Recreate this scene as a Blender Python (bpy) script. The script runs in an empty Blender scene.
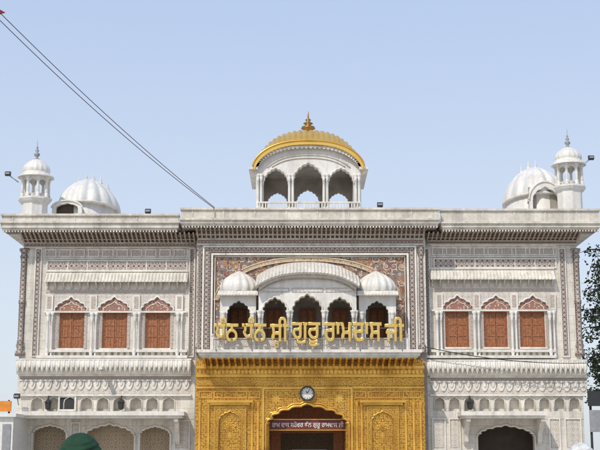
import bpy, math, random
from mathutils import Vector
random.seed(7)
S=bpy.context.scene; C=S.collection
sin,cos,pi=math.sin,math.cos,math.pi
R=math.radians
# ------------------------------------------------------------------ measuring
CY=-60.0; CZ=1.7; F=1200.0; TH=math.atan(235/1200); ct,st=cos(TH),sin(TH)
def P(px,py,Y=0.0):
    u=(px-300)/F; v=(225-py)/F
    t=(Y-CY)/(ct-v*st)
    return u*t, CZ+(st+v*ct)*t
def Z(py,Y=0.0): return P(300,py,Y)[1]
def X(px,py,Y=0.0): return P(px,py,Y)[0]
U=0.051
# ------------------------------------------------------------------ mesh builder
class MB:
    def __init__(s): s.v=[]; s.f=[]; s.sm=[]; s.mi=[]; s.cur=0
    def add(s,vs,fs,smooth=False):
        o=len(s.v); s.v+=vs
        for f in fs: s.f.append([i+o for i in f]); s.sm.append(smooth); s.mi.append(s.cur)
    def box(s,x0,x1,y0,y1,z0,z1):
        if x0>x1:x0,x1=x1,x0
        if y0>y1:y0,y1=y1,y0
        if z0>z1:z0,z1=z1,z0
        s.add([(x0,y0,z0),(x1,y0,z0),(x1,y1,z0),(x0,y1,z0),(x0,y0,z1),(x1,y0,z1),(x1,y1,z1),(x0,y1,z1)],
              [(0,3,2,1),(4,5,6,7),(0,1,5,4),(1,2,6,5),(2,3,7,6),(3,0,4,7)])
        return s
    def slab(s,px0,px1,py0,py1,Yf,Yb):
        m=(py0+py1)/2
        s.box(X(px0,m,Yf),X(px1,m,Yf),Yf,Yb,Z(py1,Yf),Z(py0,Yf)); return s
    def frame(s,px0,px1,py0,py1,w,Yf,Yb):
        m=(py0+py1)/2
        x0,x1=X(px0,m,Yf),X(px1,m,Yf); z0,z1=Z(py1,Yf),Z(py0,Yf); w=w*U
        s.box(x0,x1,Yf,Yb,z1-w,z1); s.box(x0,x1,Yf,Yb,z0,z0+w)
        s.box(x0,x0+w,Yf,Yb,z0+w,z1-w); s.box(x1-w,x1,Yf,Yb,z0+w,z1-w); return s
    def prism(s,poly,y0,y1):            # polygon in x,z extruded along y
        n=len(poly)
        vs=[(x,y0,z) for x,z in poly]+[(x,y1,z) for x,z in poly]
        fs=[tuple(range(n)),tuple(range(2*n-1,n-1,-1))]
        for i in range(n):
            j=(i+1)%n; fs.append((i,i+n,j+n,j))
        s.add(vs,fs); return s
    def prism_x(s,poly,x0,x1):          # polygon in y,z extruded along x
        n=len(poly)
        vs=[(x0,y,z) for y,z in poly]+[(x1,y,z) for y,z in poly]
        fs=[tuple(range(n)),tuple(range(2*n-1,n-1,-1))]
        for i in range(n):
            j=(i+1)%n; fs.append((i,i+n,j+n,j))
        s.add(vs,fs); return s
    def ribbon(s,pts,w,y,w1=None):      # flat painted line in x,z
        L=len(pts); vs=[]
        for i,(x,z) in enumerate(pts):
            a=pts[max(i-1,0)]; b=pts[min(i+1,L-1)]; dx,dz=b[0]-a[0],b[1]-a[1]; l=math.hypot(dx,dz) or 1
            ww=(w if w1 is None else w+(w1-w)*i/(L-1))/2
            vs+=[(x-dz/l*ww,y,z+dx/l*ww),(x+dz/l*ww,y,z-dx/l*ww)]
        s.add(vs,[(2*i,2*i+1,2*i+3,2*i+2) for i in range(L-1)]); return s
    def flower(s,x,z,r,k,y,d=.3,n=30,ph=0):
        s.add([(x,y,z)]+[(x+r*(1-d+d*cos(k*(2*pi*i/n)+ph))*cos(2*pi*i/n),y,z+r*(1-d+d*cos(k*(2*pi*i/n)+ph))*sin(2*pi*i/n)) for i in range(n)],[(0,i+1,(i+1)%n+1) for i in range(n)]); return s
    def leaf(s,x,z,l,w,a,y):
        c,q=cos(a),sin(a); o=[(0,0),(l*.35,w),(l*.7,w*.8),(l,0),(l*.7,-w*.8),(l*.35,-w)]
        s.add([(x+p*c-r*q,y,z+p*q+r*c) for p,r in o],[tuple(range(6))]); return s
    def lathe(s,cx,cy,prof,n=16,k=0,amp=0.0,sy=1.0,a0=0.0,a1=2*pi,smooth=True,sx=1.0):
        full=abs(a1-a0-2*pi)<1e-6; m=n if full else n+1; vs=[];fs=[]
        for r,z in prof:
            for i in range(m):
                a=a0+(a1-a0)*i/n
                q=r*(1+amp*(abs(sin(k*a/2))-.5)) if k else r
                vs.append((cx+q*sx*cos(a),cy+q*sy*sin(a),z))
        for j in range(len(prof)-1):
            for i in range(n):
                b=(i+1)%m; fs.append((j*m+i,j*m+b,(j+1)*m+b,(j+1)*m+i))
        s.add(vs,fs,smooth); return s
    def tube(s,pts,r,n=6,r1=None,smooth=True):
        vs=[];fs=[];L=len(pts)
        for i,p in enumerate(pts):
            p=Vector(p); a=Vector(pts[max(i-1,0)]); b=Vector(pts[min(i+1,L-1)])
            d=(b-a).normalized(); e=d.cross(Vector((0.13,0.31,0.94)))
            if e.length<1e-3: e=d.cross(Vector((1,0,0)))
            e.normalize(); g=d.cross(e)
            rr=r if r1 is None else r+(r1-r)*i/max(L-1,1)
            for k in range(n):
                q=p+e*rr*cos(2*pi*k/n)+g*rr*sin(2*pi*k/n); vs.append(tuple(q))
        for i in range(L-1):
            for k in range(n):
                fs.append((i*n+k,i*n+(k+1)%n,(i+1)*n+(k+1)%n,(i+1)*n+k))
        fs.append(tuple(range(n-1,-1,-1))); fs.append(tuple(range((L-1)*n,L*n)))
        s.add(vs,fs,smooth); return s
    def ribbed(s,x0,x1,prof,period,amp,zf=None,per=6):   # closed y,z profile swept along x with rounded ribs
        N=max(2,int(abs(x1-x0)/period*per)); n=len(prof); vs=[];fs=[]
        for i in range(N+1):
            x=x0+(x1-x0)*i/N; a=amp*abs(sin(pi*(x-x0)/period)); dz=zf(x) if zf else 0
            for (y,z,w) in prof: vs.append((x,y-a*w,z+dz+a*w*.4))
        for i in range(N):
            for j in range(n):
                k=(j+1)%n; fs.append((i*n+j,i*n+k,(i+1)*n+k,(i+1)*n+j))
        fs.append(tuple(range(n))); fs.append(tuple(range((N+1)*n-1,N*n-1,-1)))
        s.add(vs,fs); return s
    def ball(s,c,r,n=10,sc=(1,1,1)):
        vs=[];fs=[];m=max(4,n//2)
        for j in range(m+1):
            t=pi*j/m
            for i in range(n):
                a=2*pi*i/n; vs.append((c[0]+r*sc[0]*sin(t)*cos(a),c[1]+r*sc[1]*sin(t)*sin(a),c[2]+r*sc[2]*cos(t)))
        for j in range(m):
            for i in range(n): fs.append((j*n+i,(j+1)*n+i,(j+1)*n+(i+1)%n,j*n+(i+1)%n))
        s.add(vs,fs,True); return s
    def mesh(s,name):
        me=bpy.data.meshes.new(name); me.from_pydata(s.v,[],s.f)
        me.polygons.foreach_set('use_smooth',s.sm); me.update(); return me
    def build(s,name,mat,parent=None):
        me=s.mesh(name)
        for q in (mat if isinstance(mat,list) else [mat]): me.materials.append(q)
        if isinstance(mat,list): me.polygons.foreach_set('material_index',s.mi)
        o=bpy.data.objects.new(name,me); C.objects.link(o)
        if parent: o.parent=parent
        return o
def tag(o,label=None,cat=None,group=None,kind=None):
    for k,v in (('label',label),('category',cat),('group',group),('kind',kind)):
        if v: o[k]=v
    return o
def thing(name,label,cat,loc=(0,0,0),group=None):
    o=bpy.data.objects.new(name,None); C.objects.link(o); o.location=loc; o.empty_display_size=.2
    return tag(o,label,cat,group)
# ------------------------------------------------------------------ materials
def new(name,rough=.5,metal=0.0,col=(.8,.8,.8)):
    m=bpy.data.materials.new(name); m.use_nodes=True
    N=m.node_tree.nodes; L=m.node_tree.links; b=N['Principled BSDF']
    b.inputs['Roughness'].default_value=rough; b.inputs['Metallic'].default_value=metal
    b.inputs['Base Color'].default_value=(*col,1); return m,N,L,b
def coord(N,L,flat=False,sc=(1,1,1)):
    t=N.new('ShaderNodeTexCoord'); o=t.outputs['Object']
    if flat:
        s=N.new('ShaderNodeSeparateXYZ'); c=N.new('ShaderNodeCombineXYZ'); L.new(o,s.inputs[0])
        L.new(s.outputs['X'],c.inputs['X']); L.new(s.outputs['Z'],c.inputs['Y']); o=c.outputs[0]
    mp=N.new('ShaderNodeMapping'); mp.inputs['Scale'].default_value=sc; L.new(o,mp.inputs['Vector'])
    return mp.outputs[0]
def noise(N,L,vec,scale,detail=6,dist=0):
    n=N.new('ShaderNodeTexNoise'); n.inputs['Scale'].default_value=scale; n.inputs['Detail'].default_value=detail
    n.inputs['Distortion'].default_value=dist; L.new(vec,n.inputs['Vector']); return n
def ramp(N,L,fac,stops,interp='LINEAR'):
    r=N.new('ShaderNodeValToRGB'); r.color_ramp.interpolation=interp; e=r.color_ramp.elements
    while len(e)<len(stops): e.new(0.5)
    for q,(p,c) in zip(e,stops):
        q.position=p; q.color=(*c,1) if len(c)==3 else c
    L.new(fac,r.inputs[0]); return r.outputs[0]
def mix(N,L,fac,a,b,mode='MIX'):
    m=N.new('ShaderNodeMix'); m.data_type='RGBA'; m.blend_type=mode
    for sock,v in ((m.inputs[0],fac),(m.inputs[6],a),(m.inputs[7],b)):
        if isinstance(v,(int,float)): sock.default_value=v
        elif isinstance(v,tuple): sock.default_value=(*v,1)
        else: L.new(v,sock)
    return m.outputs[2]
def bump(N,L,b,h,strength=.3,dist=.02):
    n=N.new('ShaderNodeBump'); n.inputs['Strength'].default_value=strength; n.inputs['Distance'].default_value=dist
    L.new(h,n.inputs['Height']); L.new(n.outputs[0],b.inputs['Normal'])
def grime(N,L,col,amt=.55):
    """rain streaks and broad patches of grey weathering plus fine mottling"""
    v=coord(N,L,sc=(2.6,2.6,.14)); n=noise(N,L,v,1.3,8)
    f=ramp(N,L,n.outputs['Fac'],[(.46,(0,0,0)),(.72,(amt,amt,amt))])
    col=mix(N,L,f,col,(.265,.235,.195),'MIX')
    v2=coord(N,L); n2=noise(N,L,v2,.55,5,.6); f2=ramp(N,L,n2.outputs['Fac'],[(.45,(0,0,0)),(.7,(amt*.6,amt*.6,amt*.6))])
    col=mix(N,L,f2,col,(.42,.385,.34),'MIX')
    n3=noise(N,L,v2,7,4); f3=ramp(N,L,n3.outputs['Fac'],[(.35,(.86,.85,.835)),(.55,(1,1,1))])
    return mix(N,L,min(1,amt*2),col,f3,'MULTIPLY')
def m_marble(name,a=(.83,.785,.705),b=(.71,.665,.585),g=.42,joints=True):
    m,N,L,bs=new(name,.45)
    v=coord(N,L); n=noise(N,L,v,1.1,9,.4)
    c=ramp(N,L,n.outputs['Fac'],[(.35,b),(.6,a)])
    if joints:
        f=coord(N,L,True); br=N.new('ShaderNodeTexBrick'); L.new(f,br.inputs['Vector'])
        br.inputs['Scale'].default_value=1; br.inputs['Brick Width'].default_value=1.1; br.inputs['Row Height'].default_value=.42
        br.inputs['Mortar Size'].default_value=.010
        br.inputs['Color1'].default_value=(1,1,1,1); br.inputs['Color2'].default_value=(.90,.89,.875,1); br.inputs['Mortar'].default_value=(.60,.565,.53,1)
        c=mix(N,L,.85,c,br.outputs['Color'],'MULTIPLY')
    c=grime(N,L,c,g); L.new(c,bs.inputs['Base Color'])
    n2=noise(N,L,v,14,4); bump(N,L,bs,n2.outputs['Fac'],.2,.02); return m
def m_inlay(name,base,c1,c2,scale,rnd=.15,g=.25,metal=0,rough=.5,edge=.05,bmp=.0):
    m,N,L,bs=new(name,rough,metal)
    f=coord(N,L,True,(scale,scale,scale))
    v=N.new('ShaderNodeTexVoronoi'); v.voronoi_dimensions='2D'; v.inputs['Randomness'].default_value=rnd; v.inputs['Scale'].default_value=1; L.new(f,v.inputs['Vector'])
    e=N.new('ShaderNodeTexVoronoi'); e.voronoi_dimensions='2D'; e.feature='DISTANCE_TO_EDGE'; e.inputs['Randomness'].default_value=rnd; e.inputs['Scale'].default_value=1; L.new(f,e.inputs['Vector'])
    nz=noise(N,L,f,3.2,3)
    add=N.new('ShaderNodeMath'); add.operation='MULTIPLY_ADD'; L.new(nz.outputs['Fac'],add.inputs[0]); add.inputs[1].default_value=.22; L.new(v.outputs['Distance'],add.inputs[2])
    col=ramp(N,L,add.outputs[0],[(0,c1),(.2,c1),(.25,base),(.36,base),(.39,c2),(.5,c2),(.53,base)])
    if edge>0:
        ef=ramp(N,L,e.outputs['Distance'],[(0,(1,1,1)),(edge,(1,1,1)),(edge+.02,(0,0,0))])
        col=mix(N,L,ef,col,c2)
    if g: col=grime(N,L,col,g)
    L.new(col,bs.inputs['Base Color'])
    if bmp: bump(N,L,bs,add.outputs[0],bmp,.04)
    return m
def m_floral(name,bg,vine,fl,scale,g=.1):
    m,N,L,bs=new(name,.55)
    f=coord(N,L,True,(scale,scale,scale)); nz=noise(N,L,f,.9,4)
    w=mix(N,L,.55,f,nz.outputs['Color'],'ADD')
    wv=N.new('ShaderNodeTexWave'); wv.wave_type='RINGS'; wv.inputs['Scale'].default_value=.55; wv.inputs['Distortion'].default_value=9; wv.inputs['Detail'].default_value=2; wv.inputs['Detail Scale'].default_value=1.1; L.new(f,wv.inputs['Vector'])
    v=N.new('ShaderNodeTexVoronoi'); v.voronoi_dimensions='2D'; v.inputs['Scale'].default_value=1; L.new(w,v.inputs['Vector'])
    s=N.new('ShaderNodeSeparateColor'); L.new(v.outputs['Color'],s.inputs[0])
    fc=ramp(N,L,s.outputs[0],[(0,fl[0]),(.34,fl[1]),(.67,fl[2])],'CONSTANT')
    c=mix(N,L,ramp(N,L,wv.outputs['Fac'],[(.42,(0,0,0)),(.5,(1,1,1)),(.58,(0,0,0))]),bg,vine)
    c=mix(N,L,ramp(N,L,v.outputs['Distance'],[(.2,(1,1,1)),(.27,(0,0,0))]),c,fc)
    if g: c=grime(N,L,c,g)
    L.new(c,bs.inputs['Base Color']); return m
def m_plain(name,col,rough=.5,metal=0,var=.25,scale=6):
    m,N,L,bs=new(name,rough,metal); v=coord(N,L); n=noise(N,L,v,scale,5)
    d=tuple(c*(1-var) for c in col)
    L.new(ramp(N,L,n.outputs['Fac'],[(.35,d),(.65,col)]),bs.inputs['Base Color']); return m
def m_patches(name,cols,scale=2.0):
    m,N,L,bs=new(name,.6); v=coord(N,L); n=noise(N,L,v,scale,4,.8)
    k=len(cols); L.new(ramp(N,L,n.outputs['Fac'],[(.3+.4*i/(k-1),c) for i,c in enumerate(cols)]),bs.inputs['Base Color']); return m
def m_gold(name,scale,emb=1.0,col=(.79,.45,.085),dark=(.36,.165,.028),metal=.70,rough=.34):
    m,N,L,bs=new(name,rough,metal)
    f=coord(N,L,True,(scale,scale,scale)); nz=noise(N,L,f,1.3,4); w=mix(N,L,.3,f,nz.outputs['Color'],'ADD')
    e=N.new('ShaderNodeTexVoronoi'); e.voronoi_dimensions='2D'; e.feature='F1'; e.inputs['Scale'].default_value=1; e.inputs['Randomness'].default_value=.5; L.new(w,e.inputs['Vector'])
    wv=N.new('ShaderNodeTexWave'); wv.wave_type='RINGS'; wv.inputs['Scale'].default_value=.5; wv.inputs['Distortion'].default_value=8; wv.inputs['Detail'].default_value=2; L.new(f,wv.inputs['Vector'])
    v=coord(N,L); n=noise(N,L,v,1.2,8)
    c=ramp(N,L,e.outputs['Distance'],[(.1,col),(.38,col),(.56,dark)])  # hollows of the embossing coloured dark, their shade painted into the gold
    c=mix(N,L,ramp(N,L,wv.outputs['Fac'],[(.06,(.6,.6,.6)),(.26,(0,0,0))]),c,dark)
    c=mix(N,L,emb,col,c)
    c=mix(N,L,ramp(N,L,n.outputs['Fac'],[(.42,(0,0,0)),(.7,(.55,.55,.55))]),c,dark)
    L.new(c,bs.inputs['Base Color'])
    L.new(ramp(N,L,n.outputs['Fac'],[(.3,(rough-.06,)*3),(.7,(rough+.14,)*3)]),bs.inputs['Roughness'])
    if emb:
        a=N.new('ShaderNodeMath'); a.operation='MULTIPLY_ADD'; L.new(wv.outputs['Fac'],a.inputs[0]); a.inputs[1].default_value=-.35; L.new(e.outputs['Distance'],a.inputs[2])
        bump(N,L,bs,a.outputs[0],.30*emb,-.02)
    return m
M={}
M['marble']=m_marble('marble')
M['marble_clean']=m_marble('marble_clean',(.85,.81,.735),(.74,.70,.625),.34,False)
M['marble_white']=m_marble('marble_white',(.83,.81,.765),(.75,.725,.675),.24,False)
M['marble_aged']=m_marble('marble_aged',(.79,.74,.65),(.63,.58,.495),.55,False)
M['inlay']=m_inlay('marble_inlay',(.76,.715,.635),(.30,.18,.15),(.50,.45,.40),3.8,.1,.25,edge=.02)
M['inlay_dark']=m_inlay('dark_inlay',(.24,.175,.155),(.10,.04,.038),(.58,.52,.45),3.8,.1,.15,edge=.035)
M['inlay_border']=m_inlay('border_inlay',(.66,.60,.52),(.12,.06,.055),(.33,.235,.20),4.6,.0,.12,edge=.035)
M['strip']=m_inlay('strip_inlay',(.62,.555,.48),(.34,.15,.11),(.12,.08,.072),4.3,.0,.12,edge=.075)
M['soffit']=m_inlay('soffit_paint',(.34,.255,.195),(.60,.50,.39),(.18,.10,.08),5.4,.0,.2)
M['bracket']=m_plain('bracket_stone',(.50,.42,.34),.6,0,.4,4)
M['painted']=m_patches('painted_ground',[(.10,.055,.065),(.24,.09,.05),(.17,.14,.15),(.40,.20,.09),(.20,.08,.06)],1.7)
M['painted_light']=m_floral('painted_floral_border',(.50,.36,.22),(.62,.48,.28),[(.64,.54,.38),(.20,.10,.08),(.5,.22,.12)],6.0)
M['ochre']=m_plain('ochre_paint',(.54,.34,.15),.6,0,.4)
M['cream']=m_plain('cream_paint',(.70,.60,.46),.6,0,.25)
M['leafpaint']=m_plain('green_paint',(.12,.16,.12),.6,0,.3)
M['redpaint']=m_plain('red_paint',(.46,.15,.08),.6,0,.3)
M['mauve']=m_plain('blue_grey_paint',(.30,.30,.35),.6,0,.3)
M['tymp']=m_floral('arch_floral',(.32,.14,.10),(.50,.33,.18),[(.62,.50,.38),(.15,.13,.18),(.55,.42,.28)],6.5)
M['tan']=m_inlay('tan_inlay',(.58,.46,.32),(.30,.18,.09),(.40,.29,.18),2.6,.1,.2)
M['room']=m_plain('grey_interior',(.36,.32,.28),.7,0,.3,1.5)
M['gold']=m_gold('embossed_gold',9.5)
M['gold_fine']=m_gold('fine_embossed_gold',13)
M['gold_plain']=m_gold('plain_gold',3,0.0,(.82,.48,.095))
M['gold_roof']=m_gold('gilded_roof',3,0.0,(.84,.54,.13),(.55,.32,.07),.6,.32)
M['letter']=m_plain('letter_gold',(.86,.58,.17),.26,.7,.15)
M['wood']=m_plain('shutter_wood',(.42,.16,.065),.55,0,.45,9)
M['wood_dark']=m_plain('shutter_rail_wood',(.28,.10,.045),.55,0,.3,9)
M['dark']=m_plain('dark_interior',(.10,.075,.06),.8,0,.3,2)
M['black']=m_plain('black_metal',(.03,.03,.032),.5,0,.2)
M['grey']=m_plain('grey_metal',(.35,.35,.36),.5,.3,.2)
M['white']=m_plain('white_paint',(.78,.77,.73),.5,0,.12)
M['red']=m_plain('red_cloth',(.30,.03,.03),.7,0,.2)
M['maroon']=m_plain('maroon_board',(.18,.03,.02),.5,0,.2)
M['orange']=m_plain('orange_board',(.75,.26,.03),.6,0,.2)
M['rust']=m_plain('finial_dark_gold',(.42,.23,.06),.35,.7,.3)
M['pink']=m_plain('finial_pink',(.66,.45,.36),.5,0,.2)
# ------------------------------------------------------------------ shape helpers
def cusp(cx,zs,w,h,n=7,c=.10,peak=.12,steps=56):
    """cusped arch from left spring to right spring; w half width, h height"""
    out=[]
    for i in range(steps+1):
        t=i/steps; a=pi*(1-t)
        m=1-c*(1-abs(sin(n*pi*t)))
        if i in(0,steps): m=1
        pk=peak*h*max(0,1-abs(t-.5)/.16)**1.5
        out.append((cx+w*cos(a)*m, zs+(h*(1-peak))*sin(a)*m+pk))
    return out
def arch_panel(mb,x0,x1,z0,z1,holes,y0,y1,n=7,c=.1):
    """upright panel with arched holes that all reach its foot; holes: (cx,half,zspring,ztop)"""
    poly=[(x0,z0),(x0,z1),(x1,z1),(x1,z0)]
    pts=[]
    for (cx,w,zs,zt) in sorted(holes,key=lambda q:-q[0]):
        a=cusp(cx,zs,w,zt-zs,n,c)[::-1]
        pts+=[(cx+w,z0)]+a+[(cx-w,z0)]
    mb.prism(poly+pts,y0,y1)
def colprof(z0,z1,r):
    h=z1-z0
    return [(0,z0),(r*1.35,z0),(r*1.35,z0+.05*h),(r*.8,z0+.07*h),(r*1.25,z0+.13*h),(r*1.0,z0+.19*h),(r*.72,z0+.21*h),(r*.85,z0+.24*h),
            (r*.78,z0+.55*h),(r*.68,z0+.80*h),(r*.95,z0+.81*h),(r*.7,z0+.84*h),(r*1.15,z0+.90*h),(r*.9,z0+.93*h),(r*1.4,z0+.96*h),(r*1.4,z1),(0,z1)]
def column(parent,px,py0,py1,rpx,Y,mat='marble_clean',name='column',k=0):
    m=(py0+py1)/2; mb=MB(); mb.lathe(X(px,m,Y),Y,colprof(Z(py1,Y),Z(py0,Y),rpx*U),12,k,.12 if k else 0)
    return mb.build(name,M[mat],parent)
def finialprof(z0,z1,r):
    h=z1-z0
    return [(r*1.1,z0),(r*.5,z0+.06*h),(r*.35,z0+.12*h),(r*1.0,z0+.22*h),(r*.9,z0+.30*h),(r*.25,z0+.36*h),(r*.7,z0+.45*h),(r*.2,z0+.53*h),(r*.42,z0+.6*h),(r*.12,z0+.68*h),(r*.08,z0+.95*h),(0,z1)]
def domeprof(z0,z1,r):
    h=z1-z0; out=[(r*.92,z0)]
    for t,q in ((.12,.99),(.25,1.0),(.4,.95),(.55,.84),(.68,.69),(.8,.5),(.88,.34),(.94,.2),(1,.07)): out.append((r*q,z0+t*h))
    return out
# ------------------------------------------------------------------ the building
B=thing('gatehouse','wide white marble gatehouse with gilded central portal, shuttered wings and domed roof kiosks','building')
zg=0.0
xl=X(20,330); xr=X(580,330); xcl=X(197,330); xcr=X(425,330)
zw=Z(231,-1.3)                       # underside of the wing cornice
zc=Z(226,-1.8)                       # underside of the central cornice
roofz=Z(219,-1.3)

def cornice(px0,px1,ptop,pmid,pbot,Yf,Yw,bx0,bx1,step,zsoff,brz):
    mb=MB()
    m=(ptop+pbot)/2; x0,x1=X(px0,m,Yf),X(px1,m,Yf)
    zt,zm,zb=Z(ptop,Yf),Z(pmid,Yf),Z(pbot,Yf)
    mb.box(x0+.05,x1-.05,Yf+.12,Yf+.5,zm,zt-.10)
    mb.box(x0,x1,Yf+.02,Yf+.58,zt-.10,zt)                      # coping
    mb.box(x0-.02,x1+.02,Yf-.04,9,zm-.10,zm)                   # moulding
    mb.box(x0+.03,x1-.03,Yf+.06,9,zb+.10,zm-.10)
    mb.box(x0+.10,x1-.10,Yf+.14,9,zb,zb+.10)
    nn=int((x1-x0)/.15)
    for i in range(nn):                                        # dentils under the edge
        xx=x0+.15+(x1-x0-.3)*i/(nn-1); mb.box(xx-.04,xx+.04,Yf+.16,Yf+.30,zb-.09,zb)
    for i in range(int((x1-x0)/1.55)):                         # shallow panel joints on the parapet
        xx=x0+.6+i*1.55
        if xx<x1-.2: mb.box(xx-.03,xx+.03,Yf+.09,Yf+.121,zm,zt-.10)
    c=mb.build('cornice',M['marble_aged'],B)
    f=MB(); h=(zsoff-brz)
    fx0,fx1=X(bx0,245,Yw),X(bx1,245,Yw)
    f.box(fx0,fx1,Yw-.10,Yw+.2,brz,zsoff)
    f.box(fx0-.1,fx1+.1,Yw-.34,Yw-.103,zsoff-h*.46,zsoff-.003)
    f.box(fx0-.1,fx1+.1,Yw-.60,Yw-.343,zsoff-h*.24,zsoff-.006)
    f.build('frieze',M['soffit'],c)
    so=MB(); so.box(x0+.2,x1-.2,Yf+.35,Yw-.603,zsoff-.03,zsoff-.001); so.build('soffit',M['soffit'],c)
    lb=MB(); lb.box(fx0,fx1,Yw-.14,Yw-.001,brz-.07,brz-.002); lb.box(fx0,fx1,Yw-.15,Yw-.101,zsoff-h*.72,zsoff-h*.64)
    lb.box(fx0,fx1,Yw-.37,Yw-.341,zsoff-h*.47,zsoff-h*.41); lb.build('frieze_ledge',M['marble_aged'],c)
    d=Yw-Yf-.25; me=None
    n=int((bx1-bx0)/step)
    for i in range(n+1):
        xx=fx0+(fx1-fx0)*i/n
        if me is None:
            b=MB(); w=.038
            poly=[(-.01,-.0),(-.01,-h*.58),(-d*.14,-h*.58),(-d*.20,-h*.50),(-d*.30,-h*.48),(-d*.35,-h*.36),(-d*.54,-h*.32),(-d*.60,-h*.20),(-d*.82,-h*.14),(-d*.90,-.02),(-d*.90,0)]
            b.prism_x(poly,-w,w); me=b.mesh('bracket'); me.materials.append(M['bracket'])
        o=bpy.data.objects.new('bracket',me); C.objects.link(o); o.parent=c; o.location=(xx,Yw-.11,zsoff-.035)
    return c
cornice(0,179,213.5,221,229.5,-1.4,0,25,195,4.3,zw-.0,Z(247,0))
cornice(440.5,601,208.5,221.5,229,-1.4,0,427,576,4.3,zw+.03,Z(244,0))
cornice(180,440,207.5,218,225,-1.9,-.8,198,423,4.4,zc,Z(244,-.8))
rf=MB(); rf.box(xl,xr,.2,9.5,roofz-.4,roofz-.1); rf.build('roof',M['marble_aged'],B)

def shutter_window(px0,px1,py0,py1,Y):
    m=(py0+py1)/2; x0,x1=X(px0,m,Y),X(px1,m,Y); z0,z1=Z(py1,Y),Z(py0,Y)
    fr=MB(); w=.09
    fr.box(x0,x1,Y-.03,Y+.2,z1-w,z1); fr.box(x0,x0+w,Y-.03,Y+.2,z0,z1-w); fr.box(x1-w,x1,Y-.03,Y+.2,z0,z1-w)
    win=fr.build('window',M['wood_dark'],B)
    sl=MB(); sl.box(x0-.08,x1+.08,Y-.22,Y+.2,z0-.09,z0-.002); sl.build('sill',M['marble_clean'],win)
    xm=(x0+x1)/2
    for a,b in ((x0+w,xm-.012),(xm+.012,x1-w)):
        s=MB(); s.box(a,b,Y+.05,Y+.2,z0,z1-w)
        st_=.06
        s.box(a,a+st_,Y+.015,Y+.049,z0,z1-w); s.box(b-st_,b,Y+.015,Y+.049,z0,z1-w)
        H=z1-w-z0
        for q in (0,.33,.66,.965): s.box(a+st_,b-st_,Y+.02,Y+.049,z0+H*q,z0+H*q+.065)
        k=3
        for i in range(1,k):
            xx=a+st_+(b-a-2*st_)*i/k; s.box(xx-.008,xx+.008,Y+.03,Y+.049,z0+.07,z1-w-.07)
        s.build('shutter',M['wood'],win)
    q=.16
    for a,b in ((x0-q,x0-.02),(x1+.02,x1+q)):
        su=MB(); su.box(a,b,-.03,-.001,z0,z1+.02); su.build('inlay_surround',M['inlay_border'],win)

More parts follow.
